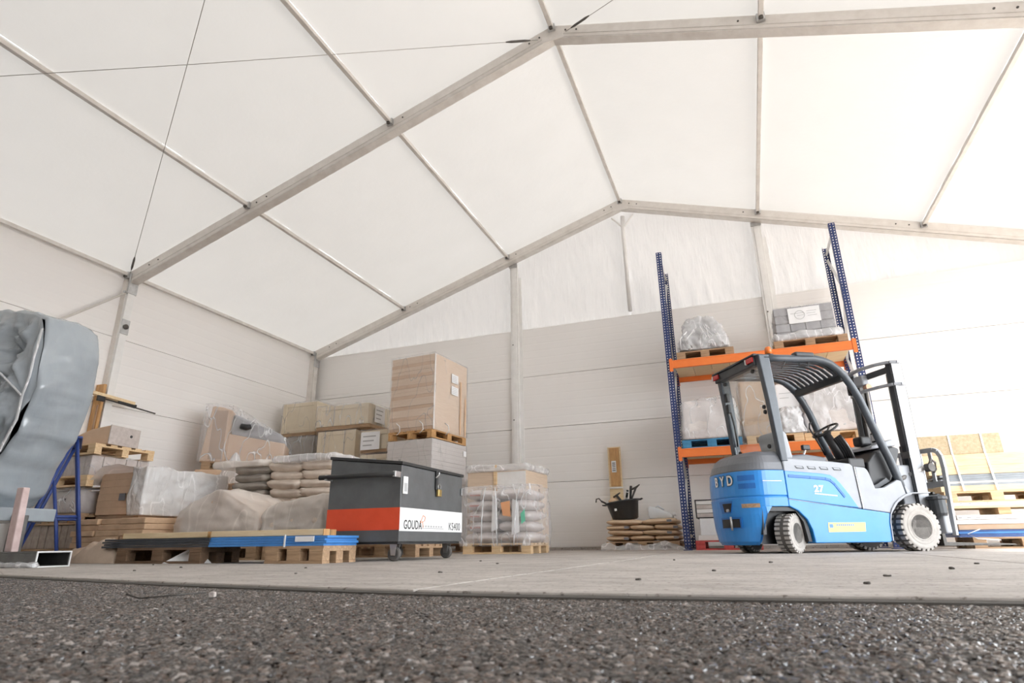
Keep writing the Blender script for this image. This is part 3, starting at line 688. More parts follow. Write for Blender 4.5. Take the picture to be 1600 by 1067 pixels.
# ------------------------------------------------------------------ dark and blue sheets with battens on pallets
for x, lab in ((-3.74, 'pallet under the blue end of the long sheets'), (-5.35, 'pallet under the black end of the long sheets')):
    pallet(lab, (x, 4.70, 0), 0, 1.1 if x < -5 else 0.62, 0.48, 'wood_shaded' if x < -5 else 'wood_worn')  # near-black wood stands in for the shade under the sheets
t = thing('sheet_stack', 'stack of long thin sheets with black and blue edges on two pallets', 'sheets', (-4.78, 4.88, 0.145))
for k in range(4):
    MB().box(-1.35+0.03*(k % 2), 0.06, -0.42, 0.06, k*0.0215, k*0.0215+0.019).build('sheet', 'sheet_black', t)
    MB().box(0.06, 1.35+0.02*(k % 2), -0.42+0.006*k, 0.06, k*0.0215, k*0.0215+0.020).build('sheet', 'sheet_blue', t)
MB().box(0.93, 0.945, -0.428, -0.42, -0.01, 0.095).build('strap', 'strap_white', t)
MB().box(1.05, 1.25, -0.427, -0.421, 0.035, 0.08).build('label', 'paper', t)
for i, (xa, xb, y) in enumerate(((-1.18, -0.05, -0.3), (0.02, 1.30, -0.33), (-0.95, -0.1, -0.12), (0.1, 1.2, -0.10))):
    b_ = tag(MB().box(xa, xb, y-0.04, y+0.04, 0, 0.052).build('timber_batten', 'pine_pale', None, bevel=0.003, loc=(-4.78, 4.88, 0.232)),
        ['front pale batten over the black sheets', 'front pale batten over the blue sheets', 'rear pale batten over the black sheets', 'rear pale batten over the blue sheets'][i], 'batten', 'battens on the long sheets')
    for e in (xa, xb):
        MB().box(e-0.003, e+0.003, y-0.041, y+0.041, -0.001, 0.053).build('cut_end', 'wood_orange', b_)

# ------------------------------------------------------------------ film-covered sack heaps on pallets behind the sheets
def heap(label, loc, L, W, H, seed, m, n_, matw, fx, rot=0, nm='covered_heap'):
    t = thing(nm, label, 'load', loc, rot)
    mobj('load', shell(L*0.96, W*0.94, H*0.94, n_, 0.03, seed, 3, 0.25, (0.9, 0.9), 0, fx), m, t, True)
    mobj('plastic_cover', shell(L, W, H, n_+8, 0.035, seed+2, 3.2, 0.22, (0.92, 0.9), 0, fx), matw, t, True)
    return t
for (x, lab) in ((-5.80, 'pallet under the paper-covered mound behind the long sheets'), (-4.78, 'pallet under the low covered heap beside the steel chest')):
    pallet(lab, (x, 5.98, 0.0), 0, 1.2 if x < -5.5 else 0.66, 0.8)
    pallet('upper ' + lab, (x, 5.98, 0.146), 0, 1.2 if x < -5.5 else 0.66, 0.8, 'pine')
heap('brown mound under a pale paper cover behind the long sheets', (-5.86, 5.98, 0.292), 1.34, 0.85, 0.50, 3, 'cardboard', 16, 'wrap_paper', lambda x, y: max(0.28, 1.0 - 0.55*abs(x+0.05)**1.3))
heap('low beige heap under loose film beside the steel chest', (-4.76, 6.0, 0.292), 0.86, 0.85, 0.42, 5, 'sack_beige', 14, 'wrap_paper', lambda x, y: 0.82+0.18*x)

# ------------------------------------------------------------------ sacks
def sack(label, group, me, m, loc, rotz, name='paper_sack'):
    o = bpy.data.objects.new(name, copy_mesh(me, m, 's')); COL.objects.link(o)
    for p in o.data.polygons: p.use_smooth = True
    o.location = loc; o.rotation_euler = (random.uniform(-.03, .03), random.uniform(-.03, .03), rotz)
    return tag(o, label, 'sack', group)
S1 = [sack_mesh('sackA%d' % i, 0.57, 0.38, 0.140, i+1, 0.026) for i in range(4)]
pallet('pallet beneath the beige sacks behind the steel chest', (-5.72, 7.2, 0), 0, 1.2, 0.8)
t = thing('carton_block', 'carton block supporting the beige sacks behind the steel chest', 'carton', (-5.72, 7.2, 0.145))
MB().box(-0.56, 0.56, -0.38, 0.4, 0, 0.50).build('carton', 'cardboard_dark', t, bevel=0.01)
rows = ['lowest', 'second', 'third', 'fourth', 'topmost']
for k in range(5):
    for i in range(2):
        off = 0.04*(k % 2) - 0.02
        sack('beige paper sack, %s in the pile, %s' % (rows[k], ['nearer the grey sacks', 'nearer the steel chest'][i]), 'beige sacks behind the steel chest', S1[(k*2+i) % 4], 'sack_beige', (-5.98+i*0.53+off+random.uniform(-.02, .02), 6.98+random.uniform(-.02, .02), 0.645+k*0.119), random.uniform(-.08, .08))
    sack('beige paper sack in the %s layer, behind the front sacks' % rows[k], 'beige sacks behind the steel chest', S1[k % 4], 'sack_beige', (-5.72, 7.35, 0.645+k*0.119), PI/2+random.uniform(-.05, .05))
t = thing('film_sheet', 'clear film folded over the top of the beige sacks', 'film', (-5.66, 7.12, 1.245), 0.02)
mobj('film', shell(1.06, 0.78, 0.10, 14, 0.02, 4, 5, 0.25), 'wrap_milky', t, True)
for k in range(4):
    sack('grey plastic sack slumped beside the beige pile, %s of four' % ['lowest', 'second', 'third', 'topmost'][k], 'grey sacks slumped beside the beige pile', S1[k], 'sack_grey', (-6.60+0.015*k, 6.95, 0.77+k*0.112), 0.12*(k % 2), 'plastic_sack')
t = thing('film_cover', 'brownish film sheet drooping over the grey sacks', 'film', (-6.75, 7.0, 1.22), -0.06)
mobj('film', shell(0.95, 0.6, 0.09, 14, 0.03, 9, 4, 0.25), 'wrap_paper', t, True)

# ------------------------------------------------------------------ large wrapped carton near the corner
RF_ = math.radians(35)
pallet('pallet on the floor under the plain carton near the corner', (-8.80, 8.92, 0), RF_, 1.2, 0.9)
t = thing('carton', 'wide plain carton carrying the film-wrapped furniture near the corner', 'carton', (-8.80, 8.92, 0.145), RF_)
MB().box(-0.76, 0.80, -0.46, 0.42, 0, 1.315).build('box', 'cardboard', t, bevel=0.015)
MB().box(-0.75, 0.79, -0.464, -0.46, 0.62, 0.70).build('tape', 'sack_beige', t)
pallet('thin pallet under the film-wrapped furniture near the corner', (-8.82, 8.93, 1.462), RF_, 1.35, 0.8)
t = thing('wrapped_furniture', 'high-backed brown carton furniture under clear film near the corner', 'furniture', (-8.82, 8.92, 1.608), RF_)
MB().prism([(-0.72, 0.0), (-0.28, 0.0), (-0.26, 0.96), (-0.45, 1.02), (-0.62, 1.03)], -0.38, 0.36).build('high_back', 'cardboard', t, bevel=0.02)
MB().box(-0.58, -0.34, -0.386, -0.38, 0.05, 0.95).build('back_board', 'cardboard_dark', t)
MB().prism([(-0.28, 0.0), (0.72, 0.0), (0.73, 0.36), (-0.28, 0.52)], -0.40, 0.36).build('low_block', 'cardboard', t, bevel=0.02)
MB().prism([(-0.26, 0.52), (0.70, 0.37), (0.66, 0.54), (0.26, 0.70), (-0.06, 0.84), (-0.25, 0.92)], -0.32, 0.34).build('grey_pad', 'block_grey', t, bevel=0.05)
MB().tube([(-0.08, -0.43, 0.66), (0.02, -0.44, 0.64), (0.10, -0.43, 0.66)], [0.055, 0.06, 0.045], 8).build('dark_roll', 'plastic_black', t, smooth=True)
def fw(x, y): return 1.0 if x < -0.35 else max(0.4, 1.0 - 0.42*(x+0.35))
mobj('plastic_wrap', shell(1.52, 0.90, 1.07, 26, 0.018, 3, 3.2, 0.06, (0.98, 0.92), 0, fw), 'wrap_clear', t, True)

# ------------------------------------------------------------------ pale crates in the corner
def crate(label, loc, d, rotz=0, labels=(), straps=(), wrapm='wrap_thin', body='crate_ply', group=None):
    t = thing('plywood_crate', label, 'crate', loc, rotz, group)
    MB().box(-d[0]/2, d[0]/2, -d[1]/2, d[1]/2, 0, d[2]).build('body', body, t, bevel=0.008)
    for x in (-1, 1):
        MB().box(x*(d[0]/2-0.05)-0.05, x*(d[0]/2-0.05)+0.05, -d[1]/2-0.018, -d[1]/2, 0.0, d[2]).build('batten', body, t, bevel=0.004)
    for z in (0.04, d[2]-0.04): MB().box(-d[0]/2+0.1, d[0]/2-0.1, -d[1]/2-0.016, -d[1]/2, z-0.04, z+0.04).build('batten', body, t, bevel=0.004)
    for x in straps: MB().box(x-0.008, x+0.008, -d[1]/2-0.022, -d[1]/2-0.017, 0, d[2]).build('strap', 'ink_grey', t)
    mobj('plastic_wrap', shell(d[0]+0.05, d[1]+0.07, d[2]+0.03, 16, 0.022, int(loc[0]*10) % 11, 4, 0.06), wrapm, t, True, 0, (0, 0, 0.0))
    for (face, a, z, ww, hh) in labels:
        if face == 'f': p = MB().box(a-ww/2, a+ww/2, -d[1]/2-0.06, -d[1]/2-0.056, z-hh/2, z+hh/2)
        else: p = MB().box(d[0]/2+0.045, d[0]/2+0.049, a-ww/2, a+ww/2, z-hh/2, z+hh/2)
        pl = p.build('paper_label', 'paper', t)
        for r in range(3):
            zz_ = z + hh*(0.25 - 0.25*r)
            if face == 'f': MB().box(a-ww*0.38, a+ww*(0.3-0.1*r), -d[1]/2-0.0615, -d[1]/2-0.0605, zz_-0.012, zz_+0.012).build('writing', 'ink_grey', pl)
            else: MB().box(d[0]/2+0.0495, d[0]/2+0.0505, a-ww*0.38, a+ww*(0.3-0.1*r), zz_-0.012, zz_+0.012).build('writing', 'ink_grey', pl)
    return t
def plinth(label, loc, d):
    t = thing('carton', label, 'carton', loc)
    MB().box(-d[0]/2, d[0]/2, -d[1]/2, d[1]/2, 0, d[2]).build('box', 'cardboard', t, bevel=0.01)
    MB().box(-0.04, 0.04, -d[1]/2-0.003, -d[1]/2, 0, d[2]).build('tape', 'sack_beige', t)
plinth('carton on the floor under the crate pair in the very corner', (-8.95, 10.85, 0), (0.95, 0.8, 1.05))
plinth('carton on the floor under the labelled crate pair', (-7.5, 10.5, 0), (1.25, 0.9, 0.95))
plinth('carton on the floor under the small stacked crates', (-6.45, 10.1, 0), (0.7, 0.7, 1.05))
crate('grey-brown lower crate in the very corner', (-8.95, 10.85, 1.05), (0.92, 0.8, 1.32), 0, (), (), 'wrap_clear', 'sack_grey')
MB().box(-0.46, 0.46, -0.42, 0.4, 0, 0.07).build('wooden_skid', 'wood_worn', thing('crate_skid', 'dark skid between the two crates in the very corner', 'skid', (-8.95, 10.85, 2.40)))
crate('pale upper crate in the very corner under the frame knee', (-8.95, 10.85, 2.472), (0.92, 0.8, 0.66), 0, (), (), 'wrap_thin')
crate('lower strapped crate beneath the flat labelled crate', (-7.62, 10.45, 0.95), (0.92, 0.8, 1.40), 0, (), (-0.28, 0.2), 'wrap_thin')
MB().box(-0.62, 0.66, -0.44, 0.44, 0, 0.07).build('wooden_skid', 'wood_worn', thing('crate_skid', 'dark skid under the flat labelled crate', 'skid', (-7.5, 10.45, 2.372)))
crate('flat wide crate with a white sheet on its far end', (-7.5, 10.45, 2.444), (1.25, 0.85, 0.42), 0, (('r', -0.1, 0.22, 0.36, 0.34),), (-0.2,), 'wrap_clear')
crate('small lower crate with a white label beside the tall board stack', (-6.45, 10.05, 1.05), (0.7, 0.6, 0.72), 0, (('f', -0.18, 0.52, 0.42, 0.22),), (), 'wrap_thin')
MB().box(-0.36, 0.34, -0.32, 0.3, 0, 0.06).build('wooden_skid', 'wood_worn', thing('crate_skid', 'orange-brown skid between the two small crates', 'skid', (-6.45, 10.05, 1.805)))
crate('small upper crate with a handwritten white label', (-6.45, 10.05, 1.867), (0.7, 0.6, 0.36), 0, (('f', -0.13, 0.16, 0.42, 0.34),), (), 'wrap_thin')

# ------------------------------------------------------------------ tall board stack on a lower grey stack
R5 = math.radians(-5)
cx, cy = -5.48+0.04, 9.3+0.60
pallet('pallet on the floor under the grey board stack', (cx, cy, 0), R5+PI/2, 1.2, 0.92)
t = thing('board_stack', 'grey stack of boards beneath the tall brown board stack', 'boards', (cx, cy, 0.145), R5)
for k in range(24):
    me = part_mesh('gb', (0.95, 1.18, 0.0715)); piece('board', me, 'board_grey', t, (random.uniform(-.004, .004), random.uniform(-.004, .004), k*0.0735))
mobj('plastic_wrap', shell(0.985, 1.215, 1.775, 12, 0.006, 3, 4, 0.03), 'wrap_thin', t, True)
MB().box(0.497, 0.50, 0.46, 0.56, 1.56, 1.66).build('label', 'paper', t)
pallet('pallet between the grey stack and the tall brown board stack', (cx, cy, 1.925), R5+PI/2, 1.2, 0.94, 'wood_orange')
t = thing('tall_board_stack', 'tall brown film-wrapped stack of boards, highest load in the hall', 'boards', (cx, cy, 2.071), R5)
for k in range(21):
    me = part_mesh('tb', (0.94, 1.16, 0.0645)); piece('board', me, 'board_edge' if k % 3 else 'cardboard', t, (random.uniform(-.012, .004), random.uniform(-.002, .012), k*0.0665))
MB().box(0.472, 0.480, -0.58, 0.58, 0.0, 1.40).build('end_card', 'board_edge', t)
MB().box(0.480, 0.484, -0.58, -0.545, 0.0, 1.40).build('edge_guard', 'sheet_white', t)
mobj('plastic_wrap', shell(0.985, 1.20, 1.425, 16, 0.010, 5, 5, 0.03), 'wrap_thin', t, True)
for (z0, z1) in ((0.74, 0.90), (0.97, 1.14)):
    pl = MB().box(0.50, 0.504, -0.02, 0.22, z0, z1).build('paper_sheet', 'paper', t)
    for r in range(4): MB().box(0.5042, 0.505, 0.0, 0.17, z0+0.03+r*0.032, z0+0.036+r*0.032).build('writing', 'ink_grey', pl)
for y in (0.30, 0.48): MB().box(0.497, 0.50, y, y+0.05, 0.02, 0.75 + 0.3*(y < 0.4)).build('print', 'clay', t)
for (x, y) in ((-0.3, -0.6), (0.2, -0.6), (0.49, -0.2)):
    MB().tube([(x, y, 0.16), (x+0.08, y-0.015, 0.10), (x+0.1, y-0.02, 0.0), (x+0.03, y-0.02, -0.06)], 0.008, 6).build('strap_loop', 'strap_white', t, smooth=True)

# ------------------------------------------------------------------ steel site chest on castors
t = thing('site_chest', 'dark grey steel site chest with red and white stripes on castors', 'chest', (-3.425, 5.665, 0))
hx, hy = 0.405, 0.665      # front is +x, the end towards the yard is -y
z0, zf, zb = 0.17, 0.885, 0.975
MB().prism([(-hx, z0), (hx, z0), (hx, zf-0.02), (-hx, zb-0.02)], -hy, hy).build('body', 'chest_grey', t, bevel=0.006)
lid = MB().prism([(-hx-0.012, zb-0.018), (hx+0.016, zf-0.018), (hx+0.016, zf+0.012), (-hx-0.012, zb+0.012)], -hy-0.012, hy+0.012).build('lid', 'chest_black', t, bevel=0.005)
MB().box(-hx-0.002, hx+0.002, -hy-0.003, -hy, 0.275, 0.475).build('red_stripe', 'stripe_red', t)
ws = MB().box(hx, hx+0.003, -hy-0.002, hy+0.002, 0.265, 0.475).build('white_stripe', 'stripe_white', t)
rot = (PI/2, 0, PI/2)
text('lettering', 'GOUDA', 0.115, 'ink', t, (hx+0.004, -hy+0.07, 0.285), rot, 0.001, 'LEFT', 0.0015, 0.78)
text('lettering', 'KS400', 0.112, 'ink', t, (hx+0.004, hy-0.05, 0.285), rot, 0.001, 'RIGHT', 0.0, 0.9)
for i, (a, b_, c, d) in enumerate(((-0.30, 0.345, -0.25, 0.415), (-0.25, 0.415, -0.205, 0.40), (-0.205, 0.40, -0.22, 0.36), (-0.30, 0.345, -0.24, 0.36), (-0.255, 0.36, -0.245, 0.30))):
    MB().tube([(hx+0.005, a+0.02, b_), (hx+0.005, c+0.02, d)], 0.004, 5).build('emblem_line', 'ink_orange', t)
MB().box(hx+0.003, hx+0.0045, -0.30, 0.22, 0.292, 0.299).build('small_print', 'ink_grey', t)
for i in range(9): MB().box(hx+0.003, hx+0.0045, -0.29+i*0.055, -0.26+i*0.055, 0.305, 0.322).build('small_print', 'ink_grey', t)
hb = MB().tube([(-hx-0.06, -hy-0.085, 0.775), (hx-0.02, -hy-0.085, 0.775)], 0.024, 12).build('handle_bar', 'chest_black', t, smooth=True)
for x in (-hx+0.02, hx-0.02): MB().box(x-0.015, x+0.015, -hy-0.1, -hy, 0.745, 0.80).build('handle_bracket', 'steel_bright', t, bevel=0.004)
MB().box(hx+0.004, hx+0.016, -hy+0.02, -hy+0.10, 0.60, 0.76).build('tag', 'paper', t, bevel=0.002)
MB().box(hx+0.016, hx+0.018, -hy+0.035, -hy+0.085, 0.62, 0.70).build('tag_print', 'ink_grey', t)
yl = 0.02
MB().box(hx+0.004, hx+0.022, yl-0.02, yl+0.02, 0.68, 0.875).build('hasp', 'chest_black', t, bevel=0.004)
MB().tube([(hx+0.02, yl-0.03, 0.80), (hx+0.03, yl+0.01, 0.83), (hx+0.03, yl+0.02, 0.86)], 0.007, 6).build('hasp_pin', 'steel_bright', t)
pk = MB().box(hx+0.012, hx+0.04, yl+0.0, yl+0.075, 0.615, 0.685).build('padlock', 'brass', t, bevel=0.006)
MB().tube([(hx+0.026, yl+0.012, 0.68), (hx+0.026, yl+0.012, 0.72), (hx+0.026, yl+0.037, 0.745), (hx+0.026, yl+0.062, 0.72), (hx+0.026, yl+0.062, 0.68)], 0.007, 8).build('shackle', 'steel_bright', pk, smooth=True)
MB().box(hx+0.004, hx+0.02, hy-0.05, hy+0.03, 0.66, 0.74).build('hinge_eye', 'steel_bright', t, bevel=0.004)
for (x, y) in ((hx-0.1, -hy+0.12), (hx-0.1, hy-0.15), (-hx+0.1, -hy+0.12), (-hx+0.1, hy-0.15)):
    c = thing('castor', '', '', (x, y, 0)); c.parent = t
    for k in list(c.keys()): del c[k]
    MB().box(-0.05, 0.05, -0.045, 0.045, 0.158, 0.172).build('mount_plate', 'steel_bright', c)
    for s in (-1, 1): MB().prism([(-0.045, 0.16), (0.03, 0.16), (0.015, 0.05), (-0.03, 0.05)], s*0.032-0.003, s*0.032+0.003).build('fork', 'steel_bright', c)
    MB().lathe([(0.02, -0.024), (0.055, -0.024), (0.064, -0.016), (0.064, 0.016), (0.055, 0.024), (0.02, 0.024)], 20, 'y', (-0.01, 0, 0.064)).build('wheel', 'rubber', c, smooth=False)
MB().box(-hx+0.02, hx-0.02, -hy+0.02, hy-0.02, 0.15, 0.171).build('base_frame', 'chest_black', t)
pallet('dark pallet standing in the shadow behind the steel chest', (-4.25, 7.0, 0), 0, 1.0, 0.8)

# ------------------------------------------------------------------ white sacks in film, carton behind
pc = (-3.42, 8.72)
pallet('pallet under the white film-wrapped sacks beside the steel chest', (pc[0], pc[1], 0), 0, 1.05, 0.8, 'pine')
S2 = [sack_mesh('sackB%d' % i, 0.53, 0.80, 0.155, i+11, 0.014) for i in range(3)]
for k in range(5):
    for i in range(2):
        o = sack('white sack in clear film, %s in the %s column beside the chest' % (rows[k], ['nearer', 'farther'][i]), 'white sacks in film beside the chest', S2[(k+i) % 3], 'sack_white', (pc[0]-0.255+i*0.51, pc[1], 0.145+k*0.149), random.uniform(-.03, .03))
        if i == 0 and k > 0: MB().box(-0.16, 0.0, -0.408, -0.40, 0.06, 0.085).build('print', 'print_red', o)
t = thing('film_wrap', 'clear glossy film around the white sacks with coloured print', 'film', (pc[0], pc[1], 0.10))
mobj('film', shell(1.12, 0.88, 0.86, 22, 0.03, 8, 4.5, 0.08), 'wrap_clear', t, True)
MB().prism([(0.13, 0.42), (0.25, 0.40), (0.24, 0.62), (0.10, 0.60)], -0.47, -0.465).build('print', 'print_orange', t)
MB().prism([(0.41, 0.30), (0.47, 0.34), (0.46, 0.50), (0.40, 0.44)], -0.462, -0.457).build('print', 'print_green', t)
for (x, z, wd) in ((0.26, 0.15, 0.12), (-0.05, 0.2, 0.1)): MB().prism([(x, z), (x+wd, z+0.04), (x+wd*0.9, z+0.45), (x+0.02, z+0.5)], -0.463, -0.459).build('print', 'poly_white', t)
for i, (x, a) in enumerate(((-0.2, 0.3), (0.05, -0.2), (0.3, 0.5))):
    MB().tube([(x, -0.48, 0.02), (x+0.05*a, -0.5, 0.3), (x+0.1*a, -0.48, 0.65), (x+0.2*a, -0.46, 0.82)], 0.008, 5, 0.012).build('film_fold', 'wrap_milky', t, smooth=True)
t = thing('pallet_crate', 'film-topped pale crate rising behind the white sacks', 'crate', (-3.83, 9.85, 0), math.radians(-3))
MB().box(-0.52, 0.55, -0.5, 0.5, 0.0, 1.30).build('body', 'board_edge', t, bevel=0.012)
MB().box(-0.02, 0.04, -0.53, -0.5, 0.0, 1.38).build('corner_batten', 'pine', t, bevel=0.004)
MB().box(0.04, 0.55, -0.508, -0.5, 0.05, 1.26).build('front_sheet', 'sheet_white', t)
mobj('film_top', shell(1.14, 1.08, 0.12, 18, 0.025, 5, 5, 0.2), 'wrap_milky', t, True, 0, (0.01, 0, 1.27))

# ------------------------------------------------------------------ brown bags with tub by the gable wall
bc = (-1.75, 11.18)
pallet('pallet under the brown bags by the gable wall', (bc[0], bc[1], 0.0), 0, 1.24, 0.75)
S3 = [sack_mesh('sackC%d' % i, 0.64, 0.72, 0.10, i+21, 0.010) for i in range(3)]
S4 = [sack_mesh('sackD%d' % i, 0.42, 0.72, 0.10, i+31, 0.010) for i in range(2)]
lv = ['lowest', 'second', 'third', 'topmost']
for k in range(4):
    spl = (-0.30, 0.31) if k % 2 else (-0.42, 0.0, 0.42)
    for i, x in enumerate(spl):
        if k == 3 and i == 0: pass
        src = S3 if k % 2 else S4
        wh = (['wall board end', 'rack end'][i] if k % 2 else ['wall board end', 'middle', 'rack end'][i])
        o = sack('brown paper bag in the %s layer by the gable wall, %s' % (lv[k], wh), 'brown bags by the gable wall', src[i % 2], 'sack_brown', (bc[0]+x, bc[1], 0.145+k*0.088), random.uniform(-.03, .03))
        if (k+i) % 2 == 0: MB().box(0.12, 0.20, -0.372, -0.360, 0.03, 0.07).build('print', 'print_grey', o)
t = thing('torn_film', 'torn clear film hanging around the pallet of brown bags', 'film', (bc[0], bc[1], 0.0))
def skirt(a, b):
    x = -0.70+1.42*a; h_ = 0.10 + 0.07*fbm((x, 0, 0), 3, 4)
    return (x, -0.45 - 0.05*(1-b) + 0.03*ridge((x, b, 0), 4, 2, 3), 0.004 + h_*b)
MB().grid(50, 6, skirt).build('film', 'wrap_milky', t, smooth=True)
t = thing('mortar_tub', 'black plastic mortar tub tilted on the brown bags', 'tub', (-2.06, 11.13, 0.505))
t.rotation_euler = (0, math.radians(-8), 0)
pr = [(0.0, 0.0), (0.20, 0.0), (0.225, 0.02), (0.285, 0.30), (0.315, 0.305), (0.318, 0.33), (0.285, 0.332), (0.272, 0.30), (0.21, 0.03), (0.0, 0.02)]
MB().lathe(pr, 36).build('tub', 'tub_black', t, smooth=True)
MB().box(-0.12, -0.08, -0.262, -0.235, 0.17, 0.21).build('sticker', 'paper', t)
for x, s in ((-0.31, -1), (0.31, 1)):
    MB().tube([(x, -0.06, 0.31), (x+s*0.05, -0.04, 0.32), (x+s*0.05, 0.04, 0.32), (x, 0.06, 0.31)], 0.012, 6).build('grip', 'tub_black', t, smooth=True)
def tool(label, p, q, r, m, head=None, nm='tool'):
    o = thing(nm, label, 'tool', p); d = Vector(q)-Vector(p)
    MB().tube([(0, 0, 0), d*0.6, d], [r, r, r*1.25], 8).build('handle', m, o, smooth=True)
    if head == 'claw': MB().tube([d*0.92+Vector((-.08, 0, .0)), d, d+Vector((0.07, 0, 0.05))], [0.015, 0.022, 0.010], 6).build('head', 'steel_dark', o, smooth=True)
    if head == 'loop': MB().tube([d, d+Vector((-0.04, 0, .05)), d+Vector((-.09, 0, .04)), d+Vector((-.1, 0, -.02))], 0.012, 6).build('head', 'steel_dark', o, smooth=True)
    if head == 'grip': MB().tube([d*0.75, d*1.04], 0.022, 8).build('grip', 'plastic_black', o, smooth=True)
zb_ = 0.60
tool('black hammer leaning out of the tub towards the rack', (-2.05, 11.08, zb_), (-1.83, 11.05, 1.06), 0.016, 'steel_dark', 'claw')
tool('black-gripped tool standing steepest in the tub', (-2.0, 11.2, zb_), (-1.93, 11.12, 1.08), 0.02, 'plastic_black', 'grip')
tool('steel tool with black handle leaning across the tub', (-1.92, 11.15, zb_), (-2.18, 11.0, 0.93), 0.02, 'plastic_black', 'claw')
tool('pale-shafted tool leaning over the middle of the tub', (-2.1, 11.2, zb_), (-1.98, 11.02, 1.0), 0.018, 'steel_bright', 'grip')
tool('curved steel bar poking out beside the wall board', (-2.12, 11.05, 0.66), (-2.46, 11.0, 0.84), 0.014, 'steel_dark', 'loop')
t = thing('copper_offcut', 'rounded wooden offcut lying in the tub', 'offcut', (-2.24, 11.06, 0.80), 0.3)
MB().tube([(-0.08, 0, 0), (0.0, 0, 0.05), (0.09, 0, 0.03)], [0.05, 0.07, 0.05], 10).build('offcut', 'clay', t, smooth=True)
t = thing('jerrycan', 'pale translucent plastic can lying on the brown bags', 'can', (-1.44, 11.15, 0.515), 0)
MB().prism([(-0.20, 0.0), (0.2, 0.0), (0.215, 0.05), (0.16, 0.10), (-0.10, 0.20), (-0.19, 0.21), (-0.215, 0.17)], -0.13, 0.13).build('body', 'jerrycan', t, bevel=0.035, seg=4, smooth=True)
MB().lathe([(0, 0), (0.03, 0), (0.03, 0.04), (0, 0.04)], 12, 'x', (0.21, 0.0, 0.075)).build('cap', 'poly_white', t)
MB().tube([(-0.1, 0, 0.19), (-0.04, 0, 0.22), (0.06, 0, 0.15)], 0.014, 8).build('handle', 'jerrycan', t, smooth=True)

t = thing('chipboard_plank', 'orange-brown chipboard plank with a label leaning on the gable wall', 'plank', (-2.31, 11.66, 0.05))
MB().box(-0.125, 0.125, 0.02, 0.06, 0.0, 1.85).build('back_plank', 'pine_pale', t, bevel=0.004)
MB().box(-0.085, 0.10, -0.012, 0.02, 1.10, 1.83).build('face_plate', 'wood_orange', t, bevel=0.004)
MB().box(-0.13, 0.13, -0.016, 0.02, 1.06, 1.085).build('strap', 'strap_white', t)
lb = MB().box(-0.055, 0.035, -0.018, -0.012, 1.36, 1.58).build('paper_label', 'paper', t)
for r in range(5): MB().box(-0.04, 0.02, -0.0195, -0.018, 1.39+r*0.035, 1.405+r*0.035).build('writing', 'ink', lb)

# ------------------------------------------------------------------ pallet rack
RXA, RXB, RY0, RY1, RH = -0.97, 1.94, 10.40, 11.43, 5.24
rack = thing('pallet_rack', 'tall pallet rack with blue perforated uprights and orange beams', 'rack', (0.485, 10.9, 0))
ox, oy = 0.485, 10.9
def upright(x, y, face):
    """perforated channel: front web with two rows of slots, two flanges with one row"""
    mb = MB(); pw = 0.095; pd = 0.07; pitch = 0.05; hw, hh = 0.016, 0.022
    def strip(o, a, u0, u1, holes):
        # o: origin, a: horizontal direction; rectangular holes at u in holes
        us = [u0] + sorted(sum([[h_-hw/2, h_+hw/2] for h_ in holes], [])) + [u1]
        z = 0.02
        while z < RH - 0.01:
            zc = [z, z+(pitch-hh)/2, z+(pitch+hh)/2, z+pitch]
            for zi in range(3):
                for ui in range(len(us)-1):
                    if zi == 1 and ui % 2 == 1: continue
                    p = [(us[ui], zc[zi]), (us[ui+1], zc[zi]), (us[ui+1], zc[zi+1]), (us[ui], zc[zi+1])]
                    mb.add([(o[0]+a[0]*u_, o[1]+a[1]*u_, z_) for u_, z_ in p], [(0, 1, 2, 3)])
            z += pitch
    s = face
    strip((x-pw/2, y), (1, 0), 0, pw, [0.024, 0.071])
    strip((x-pw/2, y), (0, s), 0, pd, [0.04]); strip((x+pw/2, y), (0, s), 0, pd, [0.04])
    o = mb.build('upright', 'rack_blue', rack)
    sm = o.modifiers.new('wall', 'SOLIDIFY'); sm.thickness = 0.003
    MB().box(x-0.07, x+0.07, y-0.03 if s > 0 else y-0.1, y+0.1 if s > 0 else y+0.03, 0, 0.012).build('foot_plate', 'rack_blue', o)
    return o
for X in (RXA-ox, RXB-ox):
    upright(X, RY0-oy, 1); upright(X, RY1-oy, -1)
    zz_ = 0.25; i = 0
    while zz_ + 0.95 < RH:
        a = (X, RY0-oy+0.05, zz_); b_ = (X, RY1-oy-0.05, zz_+0.95)
        if i % 2: a, b_ = (X, RY1-oy-0.05, zz_), (X, RY0-oy+0.05, zz_+0.95)
        MB().bar(a, b_, 0.03, 0.04, (1, 0, 0)).build('brace', 'rack_brace', rack); zz_ += 0.95; i += 1
    for z in (0.22, RH-0.12): MB().bar((X, RY0-oy+0.05, z), (X, RY1-oy-0.05, z), 0.03, 0.04).build('brace', 'rack_brace', rack)
